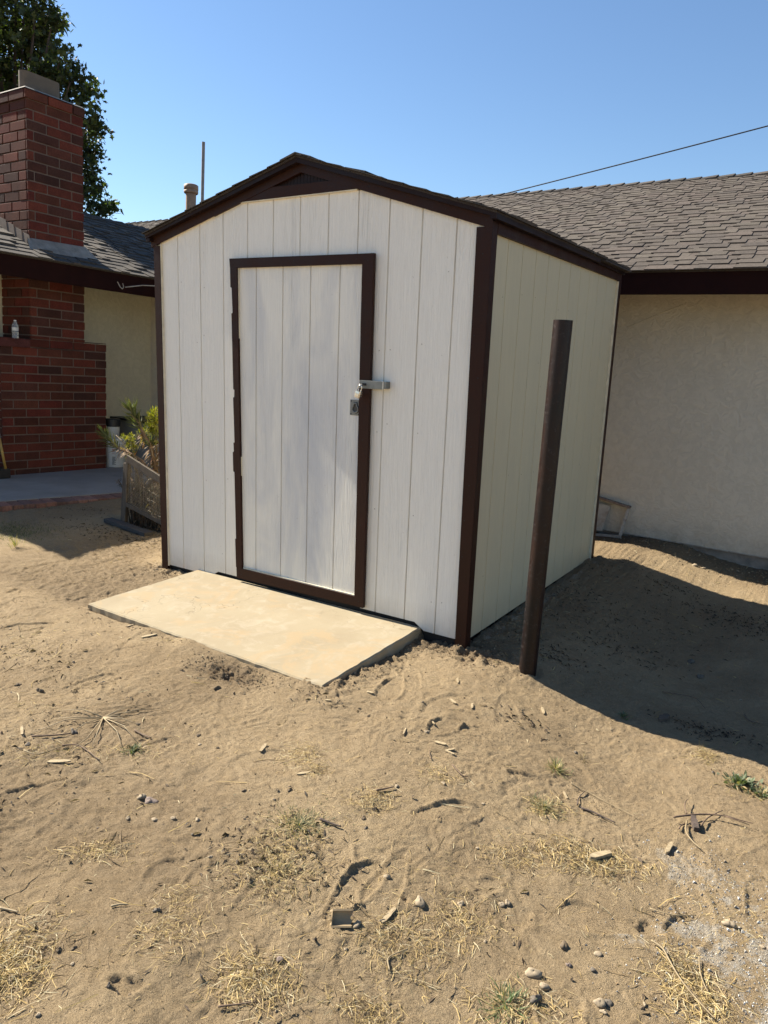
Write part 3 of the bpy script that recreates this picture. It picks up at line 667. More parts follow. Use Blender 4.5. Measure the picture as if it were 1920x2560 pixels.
# hasp on the door edge
hasp = thing('hasp', (1.78, -0.02, 1.415), None, None); del ORG[hasp]
hasp.parent = shed; hasp.location = (0, 0, 0); ORG[hasp] = ORG[shed]
COL.objects.unlink(hasp); bpy.data.objects.remove(hasp)
mb = MB(); mb.box(1.693, 1.852, -0.0265, -0.0235, 1.392, 1.437); mb.box(1.852, 1.872, -0.0262, 0.0175, 1.397, 1.436)
mb.box(1.765, 1.852, -0.0232, 0.0175, 1.400, 1.404); hs = build('hasp', mb, M['metal_dull'], shed, bevel=0.0015)
mb = MB(); mb.tube([(1.8525, -0.0255, 1.3925), (1.8525, -0.0255, 1.437)], 0.0042, 10); build('hinge_pin', mb, M['metal'], hs, smooth=False)
mb = MB(); mb.tube([(1.7035, -0.024, 1.414), (1.7035, -0.043, 1.414), (1.7115, -0.050, 1.414), (1.7295, -0.050, 1.414), (1.7375, -0.043, 1.414), (1.7375, -0.024, 1.414)], 0.0036, 8)
mb.box(1.7, 1.742, -0.0272, -0.0268, 1.4075, 1.4215, 0); build('staple', mb, M['black_plastic'], hs)
# padlock hanging on the staple
pl = thing('padlock', (1.735, -0.05, 1.34), 'small silver padlock hanging from the hasp of the shed door', 'padlock')
ang = rad(-16)
def PLr(x, y, z): # swing about the staple
    dx, dz = x, z; return (1.722+dx*math.cos(ang)-dz*math.sin(ang), -0.056+y, 1.408+dx*math.sin(ang)+dz*math.cos(ang))
mb = MB(); n = 8; prof = [(-.019, -.010), (-.012, -.0145), (.012, -.0145), (.019, -.010), (.019, .010), (.012, .0145), (-.012, .0145), (-.019, .010)]
for (za, zb_) in ((-.033, -.045), (-.045, -.060), (-.060, -.0685)):
    k0 = 0.94 if za == -.033 else 1; k1 = 0.96 if zb_ == -.0685 else 1
    vs = [PLr(a*k0, b_*k0, za) for a, b_ in prof]+[PLr(a*k1, b_*k1, zb_) for a, b_ in prof]
    mb.mesh(vs, [(i, (i+1) % n, n+(i+1) % n, n+i) for i in range(n)]+([tuple(range(n))] if za == -.033 else [])+([tuple(range(n, 2*n))] if zb_ == -.0685 else []))
build('body', mb, M['chrome'], pl)
mb = MB(); pts = [PLr(-.0125, 0, -.034), PLr(-.0125, 0, -.012)]+[PLr(-.0125*math.cos(math.pi*t/8), 0, -.010+.0125*math.sin(math.pi*t/8)) for t in range(9)]+[PLr(.0125, 0, -.012), PLr(.0125, 0, -.034)]
mb.tube(pts, 0.0033, 10); build('shackle', mb, M['chrome'], pl, smooth=True)
# flush ring pull
mb = MB(); mb.box(1.614, 1.6835, 0.0035, 0.0078, 1.233, 1.322)
rp = build('ring_pull', mb, M['metal_dull'], shed, bevel=0.001)
mb = MB()
cx, cz = 1.653, 1.271
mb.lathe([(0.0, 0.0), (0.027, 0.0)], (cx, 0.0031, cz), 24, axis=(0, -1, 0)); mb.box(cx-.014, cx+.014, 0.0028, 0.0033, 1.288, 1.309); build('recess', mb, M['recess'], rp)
mb = MB(); mb.tube([(cx+0.0205*math.cos(a), -0.001, cz+0.0205*math.sin(a)) for a in [rad(118+i*304/20) for i in range(21)]]+[(cx+0.009, -0.001, 1.303), (cx-0.009, -0.001, 1.303), (cx+0.0205*math.cos(rad(118)), -0.001, cz+0.0205*math.sin(rad(118)))], 0.0042, 8)
build('ring', mb, M['metal_dull'], rp, smooth=True)
for a, b_ in ((1.621, 1.314), (1.676, 1.314), (1.621, 1.241), (1.676, 1.241)):
    mb = MB(); mb.lathe([(0, .0016), (.0038, .0012), (.0042, 0)], (a, 0.0034, b_), 10, axis=(0, -1, 0)); build('screw', mb, M['dark'], rp)

# ------------------------------------------------------------ concrete step slab
mb = MB(); q = random.Random(4); top = []
def edge(p, q_, n, jit=0.0032):
    return [(p[0]+(q_[0]-p[0])*i/n+random.uniform(-jit, jit), p[1]+(q_[1]-p[1])*i/n+random.uniform(-jit, jit), p[2]+(q_[2]-p[2])*i/n) for i in range(n)]
A, B_, C_, D_ = (0.345, 0.0175, 0.054), (0.302, -0.846, 0.031), (2.122, -0.893, 0.029), (2.145, 0.0175, 0.052)
ring = edge(A, B_, 22)+edge(B_, C_, 46)+edge(C_, D_, 22)+[D_]
ins_ = []
cxm, cym = 1.2, -0.43
for p in ring: ins_.append((p[0]+(0.008 if p[0] < cxm else -0.008)*(abs(p[0]-cxm) > .8), p[1]+(0.008 if p[1] < -0.8 else 0), p[2]))
n = len(ring); vs = [(p[0], p[1], p[2]-0.007) for p in ring]+ins_+[(p[0], p[1], -0.09) for p in ring]
mb.mesh(vs, [tuple(range(n, 2*n))]+[(i, (i+1) % n, n+(i+1) % n, n+i) for i in range(n)]+[(2*n+i, 2*n+(i+1) % n, (i+1) % n, i) for i in range(n)])
slab = build('concrete_slab', mb, M['slab'], org=(1.2, -0.43, 0)); tag(slab, 'low dusty tan concrete slab laid in front of the shed door', 'slab')

# ------------------------------------------------------------ steel pipe post
base = Vector((2.820, -0.034, -0.10)); topv = Vector((2.848, -0.030, 1.775))
dv = (topv-base).normalized(); L = (topv-base).length; R0 = 0.0455
mb = MB(); pf = [(R0*1.0, 0)]+[(R0*(1+0.004*math.sin(i*1.7)), L*i/14) for i in range(1, 14)]+[(R0, L), (R0-.005, L+.0005), (R0-.005, L-0.5)]
mb.lathe(pf, base, 40, axis=dv)
pp = build('pipe_post', mb, M['pipe'], org=base, smooth=True); tag(pp, 'rusty brown steel pipe standing upright in the dirt beside the shed', 'pipe post')
pp.modifiers.new('es', 'EDGE_SPLIT').split_angle = rad(50)

# ------------------------------------------------------------ the house (level frame RH)
house = thing('house', (-1.0, 3.6, 0.0), 'single storey stucco house with brown shingle roof and brick chimney behind the shed', 'house', frame=RH)
EZ, PIT = 2.478, 0.41
WY, WX = 3.60, -4.70
mb = MB(); mb.box(WX, 9.0, WY, WY+0.15, 0.155, 2.62); w1 = build('wall', mb, M['stucco'], house); w1['label'] = 'greyish stucco wall to the right of the shed'
mb = MB(); mb.box(WX+0.0, 9.0, WY+0.02, WY+0.15, -0.35, 0.1545); build('foundation', mb, M['mortar_cap'], house)
mb = MB(); mb.box(WX+0.001, 9.0, WY-0.012, WY+0.02, 0.150, 0.158); build('weep_screed', mb, M['frame_white'], house)
mb = MB(); mb.box(WX-0.15, WX, -0.50, WY+0.15, -0.1, 2.62); mb.box(-9.0, WX-0.15, -0.50, -0.35, -0.1, 2.62); mb.box(-9.0, -8.85, -0.35, 7.0, -0.1, 2.62)
w2 = build('wall', mb, M['stucco_left'], house); w2['label'] = 'cream stucco wall beside the chimney'
PAL_R = [(0.084, 0.069, 0.056), (0.077, 0.063, 0.052), (0.092, 0.077, 0.062), (0.069, 0.057, 0.048), (0.083, 0.066, 0.055)]
PAL_L = [(0.088, 0.075, 0.064), (0.075, 0.065, 0.055), (0.105, 0.09, 0.075), (0.066, 0.057, 0.05)]
def roof(name, O, U, V, lu, lv, pal, seed, label=None, exp=0.145, th=0.0055, cov=0.6):
    O, U, V = Vector(O), Vector(U), Vector(V).normalized(); N_ = U.cross(V)
    if N_.z < 0: N_ = -N_
    mb = MB(); shingle_field(mb, O-V*0.03, U, V, N_, lu, lv+0.03, exp, pal, seed=seed, cov=cov, w=(.10, .26), th=th)
    a, b_ = O-U*0.0, O+U*lu; t = V*lv; dn = N_*-0.025
    vs = [a, b_, b_+t, a+t]; vs = [v-N_*0.002 for v in vs]+[v+dn for v in vs]
    mb.mesh(vs, [(0, 1, 2, 3), (4, 7, 6, 5), (0, 4, 5, 1), (1, 5, 6, 2), (2, 6, 7, 3), (3, 7, 4, 0)], 0, (0.05, 0.042, 0.036))
    o = build(name, mb, M['shingle'], house)
    if label: o['label'] = label
    return o
ev = Vector((0, 1, PIT)).normalized(); RY0 = 2.96; RY1 = 7.45
roof('roof', (-8.6, RY0, EZ), (1, 0, 0), (0, 1, PIT), 16.6, (RY1-RY0)/ev.y, PAL_R, 1, 'brown shingle roof slope behind and right of the shed')
roof('roof', (-15.0, RY0, EZ), (1, 0, 0), (0, 1, PIT), 6.38, (RY1+0.38-RY0)/ev.y, PAL_R, 5)
RX0, RX1 = -3.70, -6.30; ZL = 2.482
roof('roof', (RX0, 6.2, ZL), (0, -1, 0), (-1, 0, PIT), 6.78, abs(RX1-RX0)/ev.y, PAL_L, 2, 'dark grey shingle roof slope beside the chimney', th=0.011, cov=0.2)
# far slopes, seen from elsewhere only
mb = MB(); zr = EZ+PIT*(RY1-RY0)
mb.face([(-8.6, RY1, zr), (8, RY1, zr), (8, RY1+4.4, EZ), (-8.6, RY1+4.4, EZ)], 0, PAL_R[0]); mb.face([(-15, RY1+.38, zr+.156), (-8.62, RY1+.38, zr+.156), (-8.62, RY1+4.8, EZ), (-15, RY1+4.8, EZ)], 0, PAL_R[0])
zl = ZL+PIT*(RX0-RX1); mb.face([(RX1, -0.58, zl), (RX1, 6.2, zl), (RX1-2.7, 6.2, ZL), (RX1-2.7, -0.58, ZL)], 0, PAL_L[0])
mb.face([(-8.6, RY1, zr), (-8.6, RY1+.38, zr+.156), (-8.6, RY0, EZ)], 0, PAL_R[0])
build('far_roof', mb, M['shingle'], house)
mb = MB(); mb.prism([(RX0+.05, ZL-.06), (RX1, zl-.04), (RX1-2.6, ZL-.06)], 1, -0.52, -0.49); build('gable_wall', mb, M['stucco_left'], house)
def caps(mb, P0, P1, n_up, pal, step=0.20, half=0.15, seed=3, th=0.022):
    q = random.Random(seed); P0, P1 = Vector(P0), Vector(P1); d = (P1-P0); L = d.length; d.normalize(); side_ = d.cross(Vector((0, 0, 1))).normalized(); k = 0
    while k*step < L:
        c = q.choice(pal); f = q.uniform(.8, 1.15); c = tuple(x*f for x in c); a = P0+d*k*step; e = a+d*(step*1.35)
        hi = Vector((0, 0, th+q.uniform(0, .006))); lo = Vector((0, 0, .003))
        for sg in (-1, 1):
            s0 = side_*sg*half-Vector((0, 0, half*PIT))
            mb.mesh([a+s0, a, a+hi, a+s0+hi, e+lo, e+s0+lo], [(0, 1, 2, 3), (3, 2, 4, 5), (0, 3, 5)], 0, c)
        k += 1
mb = MB(); caps(mb, (8.0, RY1, zr+.004), (-8.6, RY1, zr+.004), 1, PAL_D, 0.205); build('ridge_cap', mb, M['shingle'], house)
mb = MB(); caps(mb, (-8.62, RY1+.38, zr+.16), (-15, RY1+.38, zr+.16), 1, PAL_D, 0.22, seed=4); build('ridge_cap', mb, M['shingle'], house)
mb = MB(); caps(mb, (RX1, 6.1, zl+.004), (RX1, -0.5, zl+.004), 1, PAL_D, 0.2, seed=5); build('ridge_cap', mb, M['shingle'], house)
# fascia boards and soffits
mb = MB(); mb.box(RX0-0.002, 9.0, RY0+0.012, RY0+0.050, 2.285, 2.468); build('fascia', mb, M['house_fascia'], house)
mb = MB(); mb.box(RX0+0.0, 9.0, RY0+0.051, WY, 2.42, 2.432); build('soffit', mb, M['house_fascia'], house)
mb = MB(); mb.box(RX0-0.050, RX0-0.012, -0.56, RY0+0.011, 2.247, 2.464); build('fascia', mb, M['house_fascia'], house)
mb = MB(); mb.box(WX, RX0-0.051, -0.48, WY-0.001, 2.40, 2.412); build('soffit', mb, M['house_fascia'], house)
mb = MB(); mb.tube([(-3.675, 2.30, 2.36), (-3.66, 2.33, 2.30), (-3.66, 2.36, 2.285), (-3.665, 2.38, 2.31), (-3.67, 2.37, 2.35)], 0.005, 6); mb.tube([(-3.66, 2.40, 2.31), (-3.62, 2.62, 2.36), (-3.45, 3.0, 2.39)], 0.006, 6)
build('loose_wire', mb, M['frame_white'], house)
# crack in the stucco near the eave
mb = MB(); mb.tube([(2.05, WY-.001, 2.06), (2.35, WY-.001, 2.20), (2.52, WY-.001, 2.27)], 0.004, 6); build('conduit', mb, M['stucco'], house)

# chimney
BP = [(0.165, 0.040, 0.024), (0.150, 0.038, 0.023), (0.125, 0.040, 0.025), (0.110, 0.040, 0.028), (0.175, 0.044, 0.026), (0.140, 0.044, 0.026), (0.090, 0.036, 0.026), (0.160, 0.034, 0.023)]
CX, CB = -4.10, 0.30
chim = MB()
chim.box(-4.92, CX-0.008, 1.468, 2.136, 1.50, 4.27)
chimney = build('chimney', chim, M['mortar'], house)
bq = random.Random(12)
def bricks(mb, face, a0, a1, z0, z1, plane, trim=0.0, ch=0.105, bl=0.305, m=0.015, depth=0.03, ph=0):
    """face 'x': wall facing +x running along y; 'y': wall facing -y running along x"""
    k = 0; z = z1
    while z > z0+0.02:
        zt, zb_ = z-m/2, max(z-ch+m/2, z0); off = 0.0 if (k+ph) % 2 else bl/2
        t = a1+off                                                   # laid from the right-hand corner
        while t > a0:
            s0, s1 = max(t-bl+m/2, a0+trim), min(t-m/2, a1-trim*0)
            if s1-s0 > 0.025:
                c = bq.choice(BP); f = bq.uniform(.50, .78); c = tuple(x*f for x in c); j = bq.uniform(-.0025, .0015)
                if face == 'x': mb.box(plane-depth, plane+j, s0, s1, zb_, zt, 0, c)
                else: mb.box(s0, s1, plane-j, plane+depth, zb_, zt, 0, c)
            t -= bl
        z -= ch; k += 1
mb = MB(); bricks(mb, 'x', 1.455, 2.146, 1.62, 4.18, CX); bricks(mb, 'y', -4.92, CX-0.032, 1.62, 4.18, 1.453, ph=1)
bricks(mb, 'x', 1.437, 2.160, 4.182, 4.278, CX+0.016); bricks(mb, 'y', -4.94, CX-0.016, 4.182, 4.278, 1.435, ph=1)
for k in range(24):                                # right return of the shaft
    pass
build('upper_brickwork', mb, M['brick'], chimney, bevel=0.003, bseg=1)
mb = MB(); mb.box(WX, CX-0.008, 1.105, 2.438, 0.0, 1.612); build('lower_core', mb, M['mortar'], chimney)
mb = MB(); bricks(mb, 'x', 1.095, 2.446, 0.03, 1.621, CX, ch=0.1005); bricks(mb, 'y', WX, CX-0.032, 0.03, 1.50, 1.093, ph=1, ch=0.1005)
mb.box(CX-0.14, CX-0.0, 2.152, 2.444, 1.6225, 1.630, 0, (0.07, 0.028, 0.024))
mb.box(CX-0.30, CX+0.030, 1.065, 1.425, 1.512, 1.607, 0, (0.085, 0.028, 0.024)); mb.box(WX, CX-0.305, 1.065, 1.425, 1.512, 1.607, 0, (0.075, 0.026, 0.02))
build('lower_brickwork', mb, M['brick'], chimney, bevel=0.003, bseg=1)
mb = MB(); mb.mesh([(-4.95, 1.43, 4.2785), (-4.085, 1.43, 4.2785), (-4.085, 2.165, 4.2785), (-4.95, 2.165, 4.2785), (-4.9, 1.46, 4.30), (-4.115, 1.46, 4.30), (-4.115, 2.135, 4.30), (-4.9, 2.135, 4.30), (-4.75, 1.53, 4.345), (-4.26, 1.53, 4.345), (-4.26, 2.03, 4.345), (-4.75, 2.03, 4.345)],
    [(0,1,5,4),(1,2,6,5),(2,3,7,6),(3,0,4,7),(4,5,9,8),(5,6,10,9),(6,7,11,10),(7,4,8,11),(8,9,10,11)]); build('mortar_cap', mb, M['mortar_cap'], chimney)
mb = MB()                                          # rounded rectangular flue tile
def rr_ring(x0, x1, y0, y1, r, z, n=5):
    o = []
    for (cx_, cy_, a0) in ((x1-r, y1-r, 0), (x0+r, y1-r, 90), (x0+r, y0+r, 180), (x1-r, y0+r, 270)):
        for i in range(n): a = rad(a0+90*i/(n-1)); o.append((cx_+r*math.cos(a), cy_+r*math.sin(a), z))
    return o
rs_ = [rr_ring(-4.42, -4.28, 1.530, 1.995, .065, 4.33), rr_ring(-4.42, -4.28, 1.530, 1.995, .065, 4.52), rr_ring(-4.395, -4.305, 1.555, 1.970, .044, 4.522), rr_ring(-4.395, -4.305, 1.555, 1.970, .044, 4.35)]
n = 20; vs = [v for r in rs_ for v in r]; mb.mesh(vs, [(i*n+k, i*n+(k+1) % n, (i+1)*n+(k+1) % n, (i+1)*n+k) for i in range(3) for k in range(n)]); build('flue_tile', mb, M['flue'], chimney, smooth=False)
mb = MB()                                          # mortar skirt and stepped flashing where the shaft meets the shingles
zz = lambda x: ZL+PIT*(RX0-x)
mb.mesh([(CX+.004, 1.43, zz(CX)+.015), (CX+.004, 2.16, zz(CX)+.012), (CX+.004, 2.16, zz(CX)+.10), (CX+.004, 1.43, zz(CX)+.08), (CX+.17, 1.36, zz(CX+.17)+.008), (CX+.17, 2.25, zz(CX+.17)+.008)], [(0, 1, 2, 3), (3, 2, 5, 4), (2, 1, 5)])
build('mortar_skirt', mb, M['mortar_cap'], chimney)
mb = MB()
for k in range(4):
    xa, xb = CX+0.06-0.15*k, CX-0.12-0.15*k; y_ = 1.440-0.004*k
    mb.hexa([(xb, y_-.003, zz(xb)-.02), (xa, y_-.003, zz(xa)-.01), (xa, y_, zz(xa)-.01), (xb, y_, zz(xb)-.02), (xb+.02, y_-.003, zz(xa)+.17), (xa-.03, y_-.003, zz(xa)+.13), (xa-.03, y_, zz(xa)+.13), (xb+.02, y_, zz(xa)+.17)])
build('step_flashing', mb, M['flashing'], chimney)
# vent pipe through the roof
mb = MB(); vx, vy = -6.66, 6.0
mb.lathe([(.085, 0), (.088, .45), (.092, .83)], (vx, vy, 3.65), 20); vp = build('vent_pipe', mb, M['vent'], house, smooth=True)
mb = MB(); mb.lathe([(.115, 0), (.125, .01), (.128, .045), (.120, .05), (.120, .06), (.128, .065), (.125, .14), (.10, .155), (0, .157)], (vx, vy, 4.40), 24); build('vent_cap', mb, M['vent'], vp, smooth=True)

mast = MB(); hp = Vector((-8.62, 7.95, 3.9)); mast.tube([(-8.60, 8.0, 3.0), (-8.60, 8.0, 6.02)], 0.034, 10)
mo = build('antenna_mast', mast, M['mast'], org=(-8.60, 8.0, 3.0), frame=RH); tag(mo, 'thin grey upright mast rising behind the shed roof', 'mast')
# overhead cable
cb = MB(); P0, P1 = Vector((-2.6, 7.55, 4.165)), Vector((6.338, 7.55, 5.575))
pts = []
for i in range(41):
    t = i/40; p = P0.lerp(P1, t); p.z -= 0.03*math.sin(math.pi*t); pts.append(p)
cb.tube(pts, 0.0085, 6); co = build('overhead_cable', cb, M['cable'], org=P0, frame=RH, smooth=True); tag(co, 'black overhead cable rising to the right above the roof ridge', 'cable')

# patio and its brick edging
def hz(x, y): return 0.050
mb = MB(); e0, e1 = Vector((-3.35, -3.5)), Vector((-2.10, 3.99))
def on_edge(y): return -2.717+(y-0.288)*(0.203/1.215)
mb.prism([(WX+.001, -5), (on_edge(-5), -5), (on_edge(WY-.001), WY-.001), (WX+.001, WY-.001)], 2, -0.12, 0.050)
po = build('patio', mb, M['concrete_patio'], org=(-3.5, 1, 0), frame=RH); tag(po, kind='structure', label='grey concrete patio floor at the foot of the chimney')
mb = MB(); y = -5.0; q = random.Random(8); du = Vector((0.203, 1.215, 0)).normalized(); dn = Vector((du.y, -du.x, 0))
p = Vector((on_edge(-5)+0.004, -5, 0))
while p.y < WY-0.15:
    c = q.choice([(0.20, 0.10, 0.075), (0.16, 0.085, 0.065), (0.22, 0.12, 0.095), (0.14, 0.08, 0.065)]); f = q.uniform(.8, 1.15); c = tuple(x*f for x in c)
    a = p+dn*0.004; b_ = p+dn*0.205; e = du*0.096; z0, z1 = -0.10, 0.046+q.uniform(-.004, .003)
    mb.hexa([(a.x, a.y, z0), (b_.x, b_.y, z0), (b_.x+e.x, b_.y+e.y, z0), (a.x+e.x, a.y+e.y, z0), (a.x, a.y, z1), (b_.x, b_.y, z1-.006), (b_.x+e.x, b_.y+e.y, z1-.006), (a.x+e.x, a.y+e.y, z1)], 0, c)
    p = p+du*0.104
eo = build('patio_edging', mb, M['edging'], org=(-2.6, 1, 0), frame=RH, bevel=0.004, bseg=1); tag(eo, kind='structure', label='row of red bricks edging the patio')
mb = MB(); a = p
mb.prism([(on_edge(-5)+.003, -5), (on_edge(-5)+0.203, -5.03), (on_edge(WY-.1)+0.20, WY-.1), (on_edge(WY-.1)+.003, WY-.1)], 2, -0.12, 0.036); mo_ = build('patio_mortar', mb, M['mortar'], org=(-2.6, 1, 0), frame=RH); tag(mo_, kind='structure')

# ------------------------------------------------------------ things by the chimney
bt = thing('water_bottle', (-4.0, 1.21, 1.608), 'clear plastic water bottle standing on the chimney ledge', 'bottle', frame=RH)
mb = MB(); mb.lathe([(0, 0), (.030, 0), (.034, .006), (.033, .03), (.0305, .036), (.034, .045), (.034, .075), (.031, .08), (.034, .09), (.034, .125), (.029, .15), (.015, .178), (.013, .185)], (-4.0, 1.21, 1.6085), 20); build('bottle_body', mb, M['bottle'], bt, smooth=True)
mb = MB(); mb.lathe([(.0345, 0), (.0347, .035)], (-4.0, 1.21, 1.69), 20); build('bottle_label', mb, M['white_plastic'], bt, smooth=True)
mb = MB(); mb.lathe([(.0145, 0), (.0145, .014), (0, .0145)], (-4.0, 1.21, 1.792), 16); build('bottle_cap', mb, M['white_plastic'], bt)
bu = thing('paint_bucket', (-4.15, 2.60, 0.05), 'white plastic bucket with red and black print standing beside the chimney', 'bucket', frame=RH)
bc = (-4.17, 2.62, 0.052)
mb = MB(); mb.lathe([(0, 0), (.128, 0), (.132, .01), (.145, .30), (.150, .305), (.150, .325), (.146, .33), (.146, .345), (.152, .35), (.152, .365), (.15, .37)], bc, 32); build('bucket_body', mb, M['white_plastic'], bu, smooth=True)
mb = MB(); mb.lathe([(.155, .355), (.156, .378), (.148, .382), (0, .380)], bc, 32); build('bucket_lid', mb, M['white_plastic'], bu)
mb = MB()
for k, (z0, h, w_) in enumerate(((.23, .012, .5), (.205, .010, .35), (.182, .006, .3))):
    for a0 in (-50,):
        for j in range(6):
            a, b_ = rad(a0+j*7*w_), rad(a0+(j+1)*7*w_-1); r = .1325+0.045*z0+.001
            mb.face([(bc[0]+r*math.cos(a), bc[1]+r*math.sin(a), bc[2]+z0), (bc[0]+r*math.cos(b_), bc[1]+r*math.sin(b_), bc[2]+z0), (bc[0]+r*math.cos(b_), bc[1]+r*math.sin(b_), bc[2]+z0+h), (bc[0]+r*math.cos(a), bc[1]+r*math.sin(a), bc[2]+z0+h)])
build('red_print', mb, M['red_label'], bu)
mb = MB()
for k in range(9):
    z0 = .04+.012*k; a, b_ = rad(-50), rad(-50+bq.uniform(12, 20)); r = .1325+0.045*z0+.001
    mb.face([(bc[0]+r*math.cos(a), bc[1]+r*math.sin(a), bc[2]+z0), (bc[0]+r*math.cos(b_), bc[1]+r*math.sin(b_), bc[2]+z0), (bc[0]+r*math.cos(b_), bc[1]+r*math.sin(b_), bc[2]+z0+.006), (bc[0]+r*math.cos(a), bc[1]+r*math.sin(a), bc[2]+z0+.006)])
build('black_print', mb, M['black_plastic'], bu)
b2 = thing('plastic_tub', (-4.2, 2.6, 0.434), 'smaller white tub with black lid stacked on the white bucket', 'tub', frame=RH); tb = (-4.19, 2.60, 0.434)
mb = MB(); mb.lathe([(0, 0), (.085, 0), (.090, .16)], tb, 28); build('tub_body', mb, M['white_plastic'], b2, smooth=True)
mb = MB(); mb.lathe([(.094, .145), (.098, .15), (.098, .235), (.090, .245), (0, .246)], tb, 28); build('tub_lid', mb, M['black_plastic'], b2)
be = thing('outdoor_bench', (-4.45, 3.25, 0.05), 'grey box bench with black top in the corner of the house walls', 'bench', frame=RH)
mb = MB(); mb.box(-4.69, -3.90, 2.98, 3.58, 0.051, 0.63); build('bench_box', mb, M['grey_box'], be, bevel=0.01)
mb = MB(); mb.box(-4.695, -3.84, 2.92, 3.59, 0.632, 0.662); build('bench_top', mb, M['black_plastic'], be, bevel=0.003)
br = thing('push_broom', (-3.90, 1.02, 0.05), 'yellow handled broom leaning against the chimney corner', 'broom', frame=RH)
mb = MB(); hb0, hb1 = Vector((-3.92, 1.015, 0.14)), Vector((-4.02, 0.90, 1.10)); mb.tube([hb0, hb0.lerp(hb1, .38)], 0.014, 10); mb.tube([hb0.lerp(hb1, .50), hb1], 0.014, 10, 0); build('broom_handle', mb, M['yellow_handle'], br, smooth=True)
mb = MB(); mb.tube([hb0.lerp(hb1, .375), hb0.lerp(hb1, .505)], 0.0155, 10); build('ferrule', mb, M['metal'], br, smooth=True)
mb = MB(); mb.box(-4.07, -3.90, 0.80, 1.06, 0.052, 0.16); build('broom_head', mb, M['black_plastic'], br, bevel=0.01)

# ------------------------------------------------------------ planter screen, plank, plants
ps = thing('mesh_screen', (-1.05, 0.70, 0.0), 'weathered wooden frame with wire mesh standing in front of the plants', 'screen')
def board(mb, a, b_, w, t, ny=Vector((0, 1, 0))):
    a, b_ = Vector(a), Vector(b_); d = (b_-a).normalized(); wv = d.cross(ny).normalized()*w/2; tv = ny*t/2
    mb.hexa([a-wv-tv, b_-wv-tv, b_-wv+tv, a-wv+tv, a+wv-tv, b_+wv-tv, b_+wv+tv, a+wv+tv])
YP = 0.70
mb = MB(); board(mb, (-1.300, YP, -0.02), (-1.235, YP+.01, 0.56), 0.062, 0.035); build('post', mb, M['gwood'], ps, bevel=0.003)
mb = MB(); board(mb, (-0.56, YP, -0.02), (-0.55, YP+.01, 0.40), 0.06, 0.035); build('post', mb, M['gwood'], ps, bevel=0.003)
mb = MB(); board(mb, (-1.19, YP-.03, 0.615), (-0.52, YP-.03, 0.395), 0.062, 0.022); build('top_rail', mb, M['gwood'], ps, bevel=0.003)
mb = MB(); board(mb, (-1.235, YP-.03, 0.205), (-0.52, YP-.03, 0.05), 0.038, 0.02); build('bottom_rail', mb, M['gwood'], ps, bevel=0.003)
mb = MB(); board(mb, (-1.225, YP-.03, 0.20), (-1.18, YP-.03, 0.60), 0.03, 0.018); build('inner_stile', mb, M['gwood'], ps, bevel=0.002); mb = MB(); board(mb, (-0.535, YP-.03, 0.06), (-0.53, YP-.03, 0.40), 0.03, 0.018); build('inner_stile', mb, M['gwood'], ps, bevel=0.002)
mb = MB()
P00, P10, P01, P11 = Vector((-1.222, YP-.03, .20)), Vector((-.535, YP-.03, .055)), Vector((-1.185, YP-.03, .60)), Vector((-.53, YP-.03, .385))
q = random.Random(2)
for i in range(50):
    t = i/49; a = P00.lerp(P10, t); b_ = P01.lerp(P11, t); m_ = a.lerp(b_, .5)+Vector((q.uniform(-.002, .002), -.006+q.uniform(-.004, .004), 0)); mb.tube([a, m_, b_], 0.0008, 4, caps=False)
for i in range(30):
    t = i/29; a = P00.lerp(P01, t); b_ = P10.lerp(P11, t); m_ = a.lerp(b_, .5)+Vector((0, -.004+q.uniform(-.002, .002), q.uniform(-.002, .002))); mb.tube([a, m_, b_], 0.0008, 4, caps=False)
wm = build('wire_mesh', mb, M['wire'], ps)
pk = MB(); board(pk, (-1.47, 0.665, 0.022), (-0.80, 0.555, 0.018), 0.085, 0.036, Vector((0, 0, 1))); pko = build('wooden_plank', pk, M['plank'], org=(-1.1, .6, 0), bevel=0.004); tag(pko, 'blue grey plank lying on the dirt at the foot of the mesh screen', 'plank')

